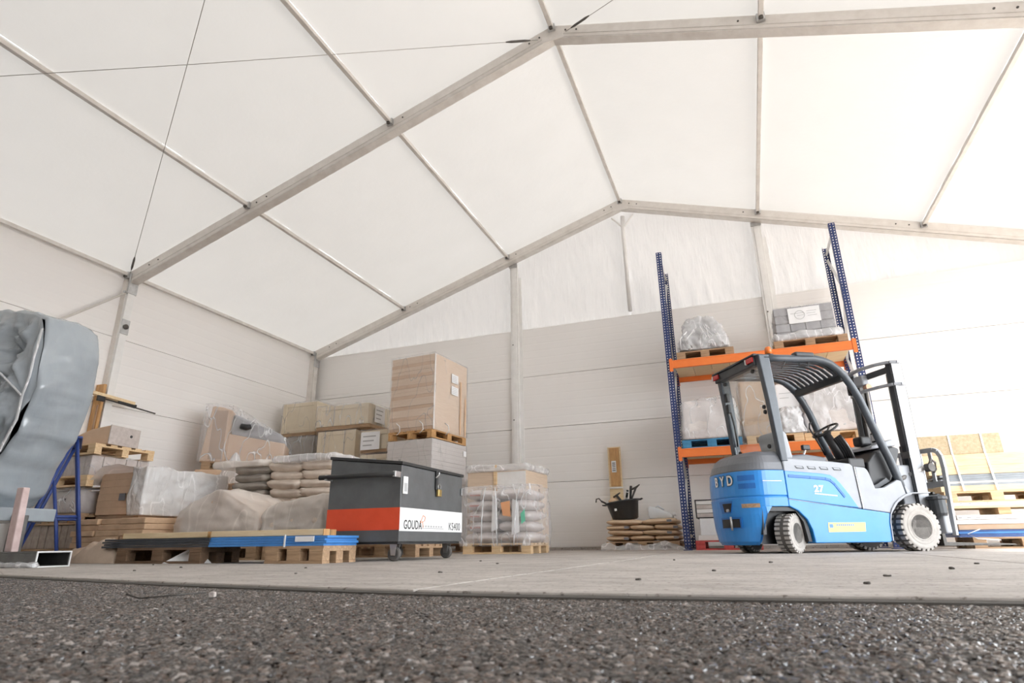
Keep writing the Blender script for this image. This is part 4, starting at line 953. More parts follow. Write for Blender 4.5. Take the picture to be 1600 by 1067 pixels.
for lv_, zt in (('lower', 1.60), ('upper', 3.14)):
    for y, s in ((RY0-oy-0.012, 1), (RY1-oy+0.012, -1)):
        bm_ = MB().box(RXA-ox+0.05, RXB-ox-0.05, y-0.025, y+0.025, zt-0.14, zt).box(RXA-ox+0.05, RXB-ox-0.05, y-0.028, y+0.028, zt-0.02, zt+0.002)
        be = bm_.build('beam', 'rack_orange', rack, bevel=0.004)
        for X in (RXA-ox, RXB-ox):
            e = 0.045 if X < 0 else -0.045
            MB().box(min(X-0.01*0, X+e*1.3), max(X, X+e*1.3), y-s*0.034, y-s*0.026, zt-0.20, zt+0.03).build('beam_hook', 'rack_orange', be)
    for i in range(9):
        xw = (RXB-RXA-0.12)/9
        MB().box(RXA-ox+0.06+i*xw+0.004, RXA-ox+0.06+(i+1)*xw-0.004, RY0-oy+0.03, RY1-oy-0.03, zt-0.055, zt-0.021).build('deck_board', 'pine_pale', rack)

def load(name, label, cat, loc, d, seed, m, wrapm, sc=4, amp=0.022, rnd=0.08, tap=(1, 1), top=None, grow=0.05, n_=18, rotz=0):
    t = thing(name, label, cat, loc, rotz)
    mobj('load', shell(d[0], d[1], d[2], n_, amp*0.6, seed, sc, rnd, tap, 0, top), m, t, True)
    mobj('plastic_wrap', shell(d[0]+grow, d[1]+grow, d[2]+grow*0.6, n_+6, amp, seed+3, sc, rnd, tap, 0, top), wrapm, t, True)
    return t
ZU, ZL = 3.142, 1.602
pallet('worn pallet under the peaked film bundle on the upper rack level', (-0.36, 10.82, ZU), 0, 0.95, 0.8, 'wood_worn')
t = load('film_bundle', 'peaked bundle in crumpled clear film on the upper rack level', 'load', (-0.38, 10.82, ZU+0.146), (0.92, 0.8, 0.66), 4, 'block_grey', 'wrap_milky', 5, 0.05, 0.55, (0.45, 0.5), None, 0.06, 22)
for i in range(7):
    a0 = random.uniform(-0.3, 0.3); MB().tube([(a0*1.3, -0.42, 0.05), (a0*1.1+random.uniform(-.1, .1), -0.37, 0.25), (a0*0.7, -0.28, 0.45), (a0*0.4, -0.15, 0.62)], 0.008, 5, 0.012).build('film_fold', 'poly_white', t, smooth=True)
pallet('grey pallet under the stone blocks on the upper rack level', (1.30, 10.82, ZU), 0, 1.1, 0.8, 'wood_worn')
t = block_load('stone_block_load', 'grey stone blocks with a white sheet on the upper rack level', (1.27, 10.82, ZU+0.146), 0, 4, 3, 4, (0.225, 0.25, 0.145), 'block_grey', 'wrap_thin', 'blocks')
sh_ = MB().box(-0.235, 0.25, -0.405, -0.40, 0.27, 0.54).build('paper_sheet', 'paper', t)
MB().tube([(-0.06+0.075*math.cos(i*PI/10), -0.407, 0.41+0.075*math.sin(i*PI/10)) for i in range(21)], 0.004, 5).build('drawing', 'ink_grey', sh_)
for a0, a1, z in ((-0.2, 0.0, 0.44), (0.05, 0.2, 0.46), (0.05, 0.18, 0.42), (0.06, 0.2, 0.38), (-0.1, 0.0, 0.40)):
    MB().box(a0, a1, -0.4075, -0.405, z, z+0.006).build('drawing', 'ink_grey', sh_)
mobj('film_skirt', shell(1.06, 0.86, 0.13, 20, 0.03, 6, 6, 0.2), 'wrap_milky', t, True, 0, (0.02, 0, -0.01))

pallet('blue pallet on the lower rack level', (-0.42, 10.82, ZL), 0, 0.95, 0.8, 'pallet_blue')
load('film_bundle', 'grey-beige bundle in creased film on the blue pallet', 'load', (-0.42, 10.82, ZL+0.146), (0.92, 0.82, 0.66), 7, 'sack_white', 'wrap_clear', 4, 0.04, 0.14, (0.92, 0.92))
pallet('pine pallet on the lower rack level seen through the truck cab', (0.55, 10.84, ZL), 0, 0.85, 0.8, 'pine')
t = load('film_carton', 'tall brown carton in film on the lower rack level', 'carton', (0.37, 10.9, ZL+0.146), (0.52, 0.7, 0.93), 9, 'cardboard', 'wrap_clear', 3, 0.03, 0.06)
load('film_bundle', 'white bundle in film before the tall brown carton', 'load', (0.84, 10.76, ZL+0.146), (0.32, 0.62, 0.42), 2, 'poly_white', 'wrap_milky', 5, 0.05, 0.3, (0.8, 0.8))
t = thing('plan_sheet', 'white printed carton standing on the white film bundle', 'carton', (0.84, 10.8, ZL+0.60))
MB().box(-0.16, 0.16, -0.15, 0.15, 0, 0.40).build('box', 'paper', t, bevel=0.006)
for z, a in ((0.24, 0.14), (0.16, 0.02)): MB().box(-0.12, a, -0.153, -0.15, z, z+0.008).build('writing', 'ink_grey', t)
pallet('pallet at the far end of the lower rack level', (1.42, 10.92, ZL), 0, 0.86, 0.8, 'pine')
load('film_bundle', 'large pale bundle in film at the far end of the lower rack level', 'load', (1.43, 10.92, ZL+0.146), (0.76, 0.76, 0.98), 12, 'sack_white', 'wrap_milky', 3, 0.05, 0.2, (0.9, 0.85))

pallet('red pallet on the floor under the rack', (-0.35, 10.85, 0), 0, 1.0, 0.8, 'pallet_red', 'painted_pallet')
t = thing('flat_carton', 'flat white carton with black corner straps on the red pallet', 'carton', (-0.35, 10.85, 0.145))
MB().box(-0.45, 0.45, -0.38, 0.38, 0, 0.08).build('tray', 'sheet_white', t, bevel=0.006)
MB().box(-0.40, -0.10, -0.385, 0.3, 0.08, 0.34).build('white_box', 'paper', t, bevel=0.006); MB().box(-0.09, 0.42, -0.37, 0.3, 0.08, 0.34).build('black_box', 'plastic_black', t, bevel=0.006)
MB().box(-0.30, -0.2, -0.392, -0.385, 0.20, 0.335).build('sticker', 'paper', t)
t = thing('slatted_carton', 'pale slatted carton with dark bands above the flat carton', 'carton', (-0.35, 10.85, 0.487))
for k in range(4): MB().box(-0.44, 0.44, -0.38, 0.34, 0.012+k*0.067, 0.012+k*0.067+0.06).build('slat_layer', 'sheet_white' if k % 2 else 'paver', t, bevel=0.004)
for z in (0.0, 0.275): MB().box(-0.45, 0.45, -0.39, 0.34, z, z+0.014).build('dark_band', 'plastic_black', t)
for x in (-0.44, 0.0): MB().box(x-0.01, x+0.01, -0.392, -0.38, 0, 0.28).build('strap', 'ink', t)

# ------------------------------------------------------------------ timber and sheet stacks by the gable wall
LX = 3.75
pallet('floor pallet under the dark blue sheets behind the truck forks', (3.35, 10.40, 0), 0, 1.2, 0.8, 'wood_worn')
pallet('floor pallet at the picture edge under the dark blue sheets', (4.65, 10.40, 0), 0, 1.2, 0.8, 'wood_worn')
t = thing('sheet_stack', 'low stack of dark blue edged sheets behind the truck forks', 'sheets', (3.75, 10.40, 0.146))
for k in range(4): MB().box(-1.15+0.015*(k % 2), 1.5, -0.4, 0.4, k*0.023, k*0.023+0.021).build('sheet', 'sheet_dark_blue' if k != 2 else 'sheet_blue', t)
MB().tube([(-0.9, -0.41, 0.10), (-1.05, -0.42, 0.04), (-0.95, -0.42, -0.02), (-0.7, -0.41, -0.04)], 0.006, 6).build('strap', 'strap_white', t, smooth=True)
t = thing('foam_board_stack', 'white perforated boards on a brown carton layer by the gable wall', 'boards', (3.75, 10.42, 0.239))
MB().box(-1.12, 1.5, -0.38, 0.4, 0, 0.07).build('carton_layer', 'cardboard', t, bevel=0.004)
for k in range(2): MB().box(-1.15+0.03*k, 1.5, -0.4, 0.4, 0.072+k*0.06, 0.072+k*0.06+0.056).build('board', 'sheet_white', t, bevel=0.004)
for i in range(24): MB().box(-1.1+i*0.1, -1.06+i*0.1, -0.403, -0.4, 0.15, 0.165).build('perforation', 'ink_grey', t)
for x in (-0.55, 0.6): tag(MB().box(x-0.07, x+0.07, -0.35, 0.4, 0, 0.085).build('spacer_block', 'pine', None, bevel=0.004, loc=(3.75, 10.42, 0.432)), 'pine spacer block on the white boards, %s' % ('near the truck' if x < 0 else 'at the picture edge'), 'spacer')
t = thing('foam_board_stack', 'thin white perforated boards on pine spacers by the gable wall', 'boards', (3.75, 10.42, 0.518))
MB().box(-1.2, 1.5, -0.4, 0.4, 0, 0.03).build('board', 'pine_pale', t); MB().box(-1.2, 1.5, -0.4, 0.4, 0.031, 0.075).build('board', 'sheet_white', t, bevel=0.003)
for i in range(24): MB().box(-1.15+i*0.1, -1.12+i*0.1, -0.403, -0.4, 0.055, 0.066).build('perforation', 'ink_grey', t)
pallet('raised pallet nearest the truck under the timber planks', (3.15, 10.42, 0.594), 0, 1.2, 0.8, 'pine'); pallet('raised pallet at the picture edge under the timber planks', (4.5, 10.42, 0.594), 0, 1.2, 0.8, 'pine')
def plank_layer(label, z, h_, m, nk, x0, x1, nm='timber_plank', y0=-0.40, y1=0.40):
    wd = (y1-y0)/nk
    names = ['front', 'second', 'third', 'fourth', 'rear']
    for k in range(nk):
        tag(MB().box(x0+random.uniform(-.05, .03), x1, y0+k*wd+0.004, y0+(k+1)*wd-0.004, 0, h_).build(nm, m, None, bevel=0.003, loc=(3.75, 10.42, z)), '%s, %s one' % (label, names[k]), 'plank', label)
plank_layer('pale timber plank just above the raised pallets', 0.740, 0.075, 'pine_pale', 4, -1.25, 1.5)
t = thing('metal_sheet_stack', 'grey-blue metal sheets between two layers of timber planks', 'sheets', (3.75, 10.42, 0.816))
for k in range(5): MB().box(-1.2+0.05*(k % 2), 1.5, -0.38, 0.4, k*0.03, k*0.03+0.028).build('sheet', 'sheet_grey' if k != 1 else 'sheet_white', t)
plank_layer('pale timber plank above the metal sheets', 0.967, 0.11, 'pine_pale', 4, -1.35, 1.5)
plank_layer('upper pale timber plank beneath the insulation slab', 1.078, 0.16, 'pine_pale', 3, -1.40, 1.5)
t = thing('insulation_slab', 'thick beige fibre slab strapped on top of the timber planks', 'slab', (2.86, 10.40, 1.240))
MB().box(-0.52, 0.50, -0.36, 0.36, 0, 0.27).build('slab', 'osb', t, bevel=0.006)
MB().box(-0.545, -0.52, -0.36, 0.36, 0, 0.27).build('end_face', 'wood_worn', t)
for x in (-0.1, 0.28):
    MB().box(x-0.012, x+0.012, -0.368, 0.368, 0.27, 0.275).box(x-0.012, x+0.012, -0.368, -0.36, 0.0, 0.27).build('strap', 'strap_white', t)
    MB().bar((x, -0.375, 0.0), (x+0.03, -0.40, -0.50), 0.024, 0.006, (0, 1, 0)).build('strap', 'strap_white', t)

# ------------------------------------------------------------------ electric forklift truck
tr = thing('forklift_truck', 'blue and grey electric forklift truck parked before the rack', 'forklift', (0.156, 8.059, 0), math.radians(32))
YR, YL, YC = -0.55, 0.48, -0.035
def surf_x(y, D=0.56, bb=0.515, p=2.2):
    q = min(1, abs(y-YC)/bb); return -0.2 - (D-0.2)*(1-q**p)**(1/p)
def plan(z, D, bb, xf, n_=26):
    pts = [(xf, YC-bb*0.999, z)] if xf > -0.2 else []
    for i in range(n_+1):
        a = -PI/2 + PI*i/n_
        s_ = math.sin(a); y = YC + bb*math.copysign(abs(s_)**0.8, s_); x = surf_x(y, D, bb)
        pts.append((min(x, xf), y, z))
    if xf > -0.2: pts.append((xf, YC+bb*0.999, z))
    return pts
# counterweight
cw = MB().loft([plan(0.50, 0.555, 0.512, -0.012), plan(0.60, 0.56, 0.515, -0.012), plan(0.606, 0.55, 0.505, -0.012), plan(0.616, 0.55, 0.505, -0.012), plan(0.622, 0.56, 0.515, -0.012), plan(0.78, 0.555, 0.515, -0.012), plan(0.90, 0.54, 0.513, -0.012)]).build('counterweight', 'truck_blue', tr, smooth=False, bevel=0.006)
MB().loft([plan(0.09, 0.50, 0.40, -0.37), plan(0.13, 0.53, 0.45, -0.365), plan(0.28, 0.545, 0.50, -0.34), plan(0.42, 0.553, 0.512, -0.29), plan(0.502, 0.555, 0.512, -0.22)]).build('counterweight_skirt', 'truck_blue', tr, bevel=0.008)
MB().loft([plan(0.902, 0.535, 0.508, -0.012), plan(0.99, 0.50, 0.495, -0.012), plan(1.07, 0.44, 0.465, -0.012), plan(1.115, 0.37, 0.42, -0.012), plan(1.13, 0.30, 0.36, -0.012)]).build('counterweight_cap', 'truck_grey', tr, smooth=False, bevel=0.01)
for o in (cw,):
    pass
def on_cw(y, z, off=0.0):
    e = 0.01; x = surf_x(y); dx = (surf_x(y+e)-surf_x(y-e))/(2*e)
    nrm = Vector((-1, dx, 0)).normalized()       # outward
    return Vector((x, y, z)) + nrm*off, math.atan2(nrm.y, nrm.x)
def cw_plate(name, y0, y1, z0, z1, m, off=0.003, th=0.006, skew=0.0, nseg=6):
    vs = []; n_ = nseg
    for i in range(n_+1):
        y = y0+(y1-y0)*i/n_
        for z, s in ((z0, skew), (z1, 0)):
            yy = y*(1-s) + (y0+y1)/2*s
            a, _ = on_cw(yy, z, off); b_, _ = on_cw(yy, z, off-th); vs += [a, b_]
    fs = []
    for i in range(n_):
        k = i*4; fs += [(k, k+2, k+6, k+4), (k+1, k+5, k+7, k+3), (k, k+4, k+5, k+1), (k+2, k+3, k+7, k+6)]
    fs += [(0, 1, 3, 2), (n_*4, n_*4+2, n_*4+3, n_*4+1)]
    return MB().add(vs, fs).build(name, m, tr)
for ch, y in (('B', -0.015), ('Y', -0.135), ('D', -0.26)):
    p, ang = on_cw(y, 0.755, 0.003)
    text('lettering', ch, 0.155, 'ink', tr, (p.x, p.y, 0.752), (PI/2, 0, ang+PI/2), 0.001, 'CENTER', 0.011, 0.78)
    p, ang = on_cw(y, 0.755, 0.006)
    text('lettering', ch, 0.155, 'letter_white', tr, (p.x, p.y, 0.752), (PI/2, 0, ang+PI/2), 0.001, 'CENTER', 0.003, 0.78)
for z in (0.70, 0.79): cw_plate('recess_shade_panel', -0.505, -0.36, z, z+0.06, 'truck_blue_deep', 0.002)  # flat plates; the shade of the recesses is put into the deeper blue
cw_plate('tow_recess_shade', -0.26, -0.02, 0.44, 0.575, 'truck_blue_deep', 0.004, 0.01, 0.35)  # deep blue and black plates paint the shade inside the tow recesses
cw_plate('tow_opening_shade', -0.25, -0.09, 0.455, 0.55, 'plastic_black', 0.006, 0.01, 0.35)
cw_plate('tow_recess_shade', -0.35, -0.03, 0.27, 0.395, 'truck_blue_deep', 0.004)
cw_plate('tow_opening_shade', -0.33, -0.05, 0.28, 0.375, 'plastic_black', 0.006)
p, _ = on_cw(-0.22, 0.33, 0.012); MB().tube([(p.x, p.y, 0.25), (p.x, p.y, 0.40)], 0.012, 8).build('tow_pin', 'steel_bright', tr, smooth=True)
p, _ = on_cw(-0.19, 0.48, 0.012); MB().lathe([(0, 0), (0.018, 0), (0.018, 0.02), (0, 0.02)], 10, 'x', (p.x-0.015, p.y, 0.47)).build('bolt', 'steel_bright', tr)
cw_plate('scrape', -0.515, -0.37, 0.49, 0.535, 'wood_worn', 0.0015, 0.004)
MB().box(-0.30, -0.06, YR-0.003, YR+0.0, 0.775, 0.782).build('stripe_mark', 'letter_white', tr)

# chassis sides
low = [(-0.012, 0.503), (-0.012, 0.578), (0.213, 0.55), (0.551, 0.508), (0.923, 0.466), (1.257, 0.425), (1.29, 0.42), (1.268, 0.315), (1.262, 0.13), (1.207, 0.104), (0.25, 0.106), (0.238, 0.241), (0.192, 0.357), (0.101, 0.45)]
for ya, yb in ((YR, YR+0.14), (YL-0.14, YL)):
    MB().prism(low, ya, yb).build('side_sill', 'truck_blue', tr, bevel=0.008)
pan = [(-0.008, 0.585), (-0.008, 0.893), (0.276, 0.877), (0.50, 0.862), (0.58, 0.848), (0.64, 0.815), (0.701, 0.75), (0.789, 0.628), (0.88, 0.482), (0.551, 0.516), (0.213, 0.557)]
inn = [(0.03, 0.63), (0.03, 0.835), (0.30, 0.82), (0.50, 0.805), (0.56, 0.79), (0.61, 0.75), (0.72, 0.60), (0.55, 0.575), (0.25, 0.605)]
for ya, yb, s in ((YR-0.004, YR+0.05, -1), (YL-0.05, YL+0.004, 1)):
    MB().prism(pan, ya, yb).build('side_panel', 'truck_blue', tr, bevel=0.006)
    e = YR-0.004 if s < 0 else YL+0.004
    # embossed band around the panel's inner field
    mb = MB()
    for (a, b_) in zip(inn[1:6], inn[2:7]): mb.bar((a[0], e, a[1]), (b_[0], e, b_[1]), 0.012, 0.032)
    mb.build('panel_ridge', 'truck_blue_deep', tr, bevel=0.004)
text('lettering', '27', 0.10, 'letter_white', tr, (0.335, YR-0.006, 0.66), (PI/2, 0, 0), 0.001, 'LEFT', 0.004, 1.15)
for i in range(14): MB().box(0.335+i*0.021, 0.350+i*0.021, YR-0.0062, YR-0.004, 0.632-i*0.0018, 0.646-i*0.0018).build('small_print', 'letter_white', tr)
MB().prism([(0.443, 0.322), (0.925, 0.322), (0.91, 0.222), (0.432, 0.218)], YR-0.003, YR).build('sticker', 'sticker_yellow', tr)
MB().box(0.455, 0.50, YR-0.0045, YR-0.003, 0.265, 0.305).build('sticker_emblem', 'print_blue', tr)
for i in range(9): MB().box(0.545+i*0.026, 0.563+i*0.026, YR-0.0045, YR-0.003, 0.285, 0.303).build('sticker_print', 'print_blue', tr)

# hood, floor and cowl
hood = [(-0.008, 0.55), (-0.008, 1.00), (0.05, 1.04), (0.30, 1.025), (0.58, 1.01), (0.875, 0.985), (0.915, 0.95), (0.932, 0.47)]
hd = MB().prism(hood, YR+0.004, YL-0.004).build('hood', 'truck_mid', tr, bevel=0.018, seg=3)
for x0 in (0.14, 0.295, 0.455, 0.625):
    MB().prism([(x0, 0.955-0.03*x0), (x0+0.10, 0.95-0.03*x0), (x0+0.115, 0.92-0.03*x0), (x0+0.02, 0.925-0.03*x0)], YR-0.002, YR+0.006).build('hood_vent', 'truck_dark', hd)
    MB().prism([(x0+0.006, 0.951-0.03*x0), (x0+0.09, 0.946-0.03*x0), (x0+0.098, 0.93-0.03*x0), (x0+0.02, 0.935-0.03*x0)], YR-0.003, YR-0.001).build('vent_face', 'truck_mid', hd)
step = [(0.935, 0.47), (0.935, 0.95), (1.061, 0.938), (1.09, 0.91), (1.105, 0.876), (1.151, 0.703), (1.27, 0.71), (1.47, 0.80), (1.52, 0.79), (1.64, 0.63), (1.54, 0.605), (1.42, 0.537), (1.32, 0.43), (1.29, 0.425)]
for ya, yb in ((YR+0.002, YR+0.05), (YL-0.05, YL-0.002)): MB().prism(step, ya, yb).build('step_plate', 'truck_mid', tr, bevel=0.008)
MB().bar((0.936, YR, 0.47), (0.918, YR, 0.95), 0.006, 0.012).build('edge_trim', 'stripe_white', tr)
MB().box(-0.33, 1.30, YR+0.17, YL-0.17, 0.10, 0.56).box(0.9, 1.6, YR+0.05, YL-0.05, 0.62, 0.70).build('underbody', 'plastic_black', tr)
MB().prism([(-0.36, 0.2), (-0.33, 0.495), (0.10, 0.495), (0.2, 0.36), (0.23, 0.12), (0.19, 0.12), (0.16, 0.33), (0.08, 0.45), (-0.3, 0.45), (-0.32, 0.2)], YR+0.03, YL-0.03).build('wheel_arch', 'plastic_black', tr)
MB().prism([(1.18, 0.70), (1.5, 0.79), (1.63, 0.98), (1.72, 1.19), (1.62, 1.22), (1.36, 1.16), (1.22, 1.02)], YR+0.12, YL-0.10).build('cowl', 'plastic_black', tr, bevel=0.03, seg=3)
dash = MB().prism([(1.33, 1.18), (1.70, 1.23), (1.74, 1.28), (1.66, 1.31), (1.36, 1.22)], YR+0.16, YL-0.2).build('dashboard', 'truck_mid', tr, bevel=0.012)
MB().cbox((1.44, -0.16, 1.31), (0.16, 0.16, 0.12)).build('control_pod', 'plastic_black', dash, bevel=0.03, seg=3)
MB().cbox((1.60, -0.2, 1.36), (0.03, 0.10, 0.12)).build('display', 'plastic_black', dash, bevel=0.008)
MB().cbox((1.585, -0.2, 1.36), (0.006, 0.07, 0.08)).build('display_face', 'stripe_white', dash)
MB().prism([(1.12, 0.71), (1.26, 0.715), (1.42, 0.79), (1.38, 0.83), (1.25, 0.76)], YR+0.06, YL-0.06).build('floor_mat', 'truck_dark', tr)
# steering
sw = thing('steering', '', '', (1.05, -0.02, 1.47)); sw.parent = tr
for k in list(sw.keys()): del sw[k]
sw.rotation_euler = (0, math.radians(-32), 0)
ring = [(0.165*math.cos(2*PI*i/28), 0.165*math.sin(2*PI*i/28), 0) for i in range(29)]
MB().tube(ring, 0.014, 8).build('rim', 'plastic_black', sw, smooth=True)
for a in (0.4, 2.5, 4.6): MB().tube([(0, 0, -0.03), (0.16*math.cos(a), 0.16*math.sin(a), 0)], 0.012, 6).build('spoke', 'plastic_black', sw, smooth=True)
MB().lathe([(0, -0.06), (0.045, -0.06), (0.05, -0.02), (0.03, -0.005), (0, 0)], 14).build('boss', 'plastic_black', sw, smooth=True)
MB().lathe([(0, 0), (0.022, 0.0), (0.026, 0.03), (0.015, 0.05), (0, 0.05)], 10, 'z', (-0.155, 0, 0.01)).build('spinner_knob', 'plastic_black', sw, smooth=True)
MB().tube([(1.05, -0.02, 1.43), (1.16, -0.02, 1.24), (1.26, -0.02, 1.05)], [0.05, 0.06, 0.09], 10).build('steering_column', 'plastic_black', tr, smooth=True)
for i in range(4):
    y = -0.43 + i*0.065; x = 0.90 + i*0.025
    lv_ = MB().tube([(x, y, 1.34-0.004*i), (x+0.05, y, 1.27), (x+0.11, y, 1.16), (x+0.15, y, 1.0)], [0.016, 0.022, 0.024, 0.026], 8).build('control_lever', 'plastic_black', tr, smooth=True)
    MB().tube([(x+0.02, y-0.018, 1.315), (x+0.075, y-0.024, 1.22), (x+0.13, y-0.026, 1.08)], 0.004, 5).build('lever_highlight', 'steel_bright', lv_, smooth=True)  # bright line painted as the highlight along each black lever
MB().cbox((1.02, -0.33, 1.0), (0.22, 0.32, 0.12)).build('lever_console', 'plastic_black', tr, bevel=0.02)
st = MB().prism([(0.18, 1.02), (0.70, 1.0), (0.76, 1.04), (0.72, 1.09), (0.46, 1.12), (0.2, 1.10)], -0.34, 0.22).build('seat', 'truck_grey', tr, bevel=0.03, seg=3)
MB().prism([(0.14, 1.02), (0.24, 1.05), (0.20, 1.36), (0.12, 1.40), (0.08, 1.34)], -0.42, 0.02).build('seat_back', 'truck_mid', tr, bevel=0.03, seg=3)
MB().tube([(0.46, -0.3, 1.10), (0.49, -0.31, 1.17)], 0.012, 6).build('seat_lever', 'steel_bright', st)
MB().cbox((0.50, -0.31, 1.20), (0.10, 0.05, 0.06)).build('lever_grip', 'plastic_black', st, bevel=0.01)

# overhead guard
def pillar(y0, y1): return MB().prism([(-0.117, 2.285), (0.03, 2.29), (0.056, 1.67), (0.068, 1.0), (-0.018, 1.0), (-0.065, 1.72)], y0, y1)
pillar(YR, YR+0.08).build('rear_pillar', 'guard_paint', tr, bevel=0.012); pillar(YL-0.10, YL-0.02).build('rear_pillar', 'guard_paint', tr, bevel=0.012)
path = [(-0.04, 2.25), (0.20, 2.256), (0.45, 2.264), (0.66, 2.275), (0.78, 2.26), (0.89, 2.222), (0.98, 2.155), (1.06, 2.07), (1.14, 1.94), (1.21, 1.79), (1.30, 1.52), (1.38, 1.28), (1.47, 1.03), (1.52, 0.85), (1.56, 0.64)]
def rail(y, pts, r): return MB().tube([(x, y, z) for x, z in pts], r, 10)
rail(YR+0.045, path, 0.047).build('guard_rail', 'guard_paint', tr, smooth=True)
rail(YL-0.055, path, 0.047).build('guard_rail', 'guard_paint', tr, smooth=True)
for i in range(9):
    y = YR + 0.12 + i*0.0895
    sl = [(0.02, 2.235), (0.35, 2.245), (0.62, 2.25), (0.78, 2.232), (0.89, 2.19), (0.97, 2.13), (1.05, 2.06)]
    mb = MB()
    for a, b_ in zip(sl, sl[1:]): mb.bar((a[0], y, a[1]), (b_[0], y, b_[1]), 0.058, 0.016)
    mb.build('roof_slat', 'guard_paint', tr, bevel=0.004)
MB().bar((1.05, YR+0.05, 2.06), (1.05, YL-0.06, 2.06), 0.07, 0.10).build('front_crossbar', 'truck_dark', tr, bevel=0.01)
MB().bar((0.05, YR+0.05, 2.225), (0.05, YL-0.06, 2.225), 0.09, 0.05).build('rear_crossbar', 'truck_dark', tr, bevel=0.008)
hdr = MB().box(-0.14, -0.02, YR+0.075, YL-0.02, 2.165, 2.29).build('rear_header', 'truck_dark', tr, bevel=0.012)
MB().box(-0.165, 0.0, YR+0.03, YL+0.0, 2.275, 2.30).build('header_lip', 'truck_dark', tr, bevel=0.008)
for y in (YR+0.16, YL-0.06):
    MB().box(-0.162, -0.14, y-0.085, y+0.05, 2.205, 2.27).build('tail_lamp', 'lamp_red', hdr, bevel=0.008)
    MB().box(-0.164, -0.14, y+0.052, y+0.075, 2.205, 2.27).build('reverse_lamp', 'stripe_white', hdr, bevel=0.004)
MB().lathe([(0.0, 2.29), (0.055, 2.29), (0.055, 2.325), (0.045, 2.33), (0, 2.33)], 14, 'z', (0.12, YR+0.13, 0)).build('beacon_base', 'plastic_black', tr)
MB().lathe([(0.0, 2.33), (0.04, 2.33), (0.04, 2.40), (0.028, 2.425), (0, 2.43)], 14, 'z', (0.12, YR+0.13, 0)).build('beacon', 'lamp_orange', tr, smooth=True)
MB().tube([(0.16, YR+0.12, 2.31), (0.24, YR+0.06, 2.29), (0.25, YR+0.02, 2.2), (0.19, YR+0.03, 2.12)], 0.006, 6).build('cable', 'plastic_black', tr, smooth=True)
MB().box(0.40, 0.66, YR-0.005, YR+0.10, 2.285, 2.345).build('work_lamp', 'truck_dark', tr, bevel=0.02, seg=3)
MB().tube([(0.48, YR+0.05, 2.29), (0.46, YR+0.05, 2.18), (0.58, YR+0.05, 2.16), (0.6, YR+0.05, 2.28)], 0.007, 6).build('lamp_bracket', 'truck_dark', tr, smooth=True)
gl = MB().add([(-0.09, YR+0.085, 2.17), (-0.09, YL-0.105, 2.17), (0.0, YL-0.105, 1.13), (0.0, YR+0.085, 1.13), (-0.084, YR+0.085, 2.17), (-0.084, YL-0.105, 2.17), (0.006, YL-0.105, 1.13), (0.006, YR+0.085, 1.13)], [(0, 1, 2, 3), (7, 6, 5, 4), (0, 4, 5, 1), (1, 5, 6, 2), (2, 6, 7, 3), (3, 7, 4, 0)])
gl.build('rear_window', 'window_glass', tr)
for (y, z) in ((YR+0.2, 1.2), (YL-0.2, 1.2), (YR+0.2, 2.12), (YL-0.18, 2.12), (YR+0.13, 1.66), (YR+0.13, 1.60)):
    x = -0.09 + 0.09*(2.17-z)/1.04; MB().lathe([(0, -0.012), (0.024, -0.012), (0.028, 0.004), (0, 0.006)], 12, 'x', (x-0.004, y, z)).build('window_clip', 'plastic_black', tr)
for z in (1.95, 1.8): MB().cbox((-0.05, YL-0.13, z), (0.05, 0.05, 0.12)).build('bracket', 'plastic_black', tr, bevel=0.01)
MB().tube([(-0.03, YL-0.13, 1.75), (-0.01, YL-0.15, 1.55), (0.01, YL-0.13, 1.3)], 0.012, 6).build('hose', 'plastic_black', tr, smooth=True)
# mirrors and grab rail
MB().cbox((1.15, YR+0.1, 1.94), (0.05, 0.03, 0.22)).build('mirror', 'plastic_black', tr, bevel=0.012)
m_ = MB().lathe([(0.0, -0.014), (0.055, -0.012), (0.066, 0.0), (0.055, 0.012), (0.0, 0.014)], 18, 'x', (0, 0, 0)).build('mirror', 'steel_bright', tr, smooth=True)
m_.location = (1.19, YL+0.02, 1.92); m_.scale = (1, 1, 1.7)
MB().tube([(1.19, YL-0.05, 1.98), (1.19, YL+0.02, 1.95)], 0.01, 6).build('mirror_stay', 'plastic_black', tr)
MB().tube([(1.24, YL-0.06, 1.70), (1.17, YL-0.07, 1.64), (1.16, YL-0.07, 1.58), (1.30, YL-0.07, 1.30), (1.34, YL-0.06, 1.22)], 0.012, 8).build('grab_rail', 'plastic_black', tr, smooth=True)

# fenders
def fender(y0, y1):
    arc = [(1.248, 0.115), (1.262, 0.315), (1.285, 0.40), (1.322, 0.465), (1.38, 0.53), (1.44, 0.575), (1.54, 0.622), (1.64, 0.642), (1.88, 0.648)]
    n_ = len(arc); off = []
    for i, p in enumerate(arc):
        a = Vector(arc[max(0, i-1)]); b_ = Vector(arc[min(n_-1, i+1)]); d = (b_-a).normalized(); off.append((p[0]-d.y*0.014, p[1]+d.x*0.014))
    return MB().prism(arc + off[::-1], y0, y1)
fender(YR-0.012, YR+0.20).build('front_fender', 'truck_mid', tr, bevel=0.003); fender(YL-0.20, YL+0.012).build('front_fender', 'truck_mid', tr, bevel=0.003)

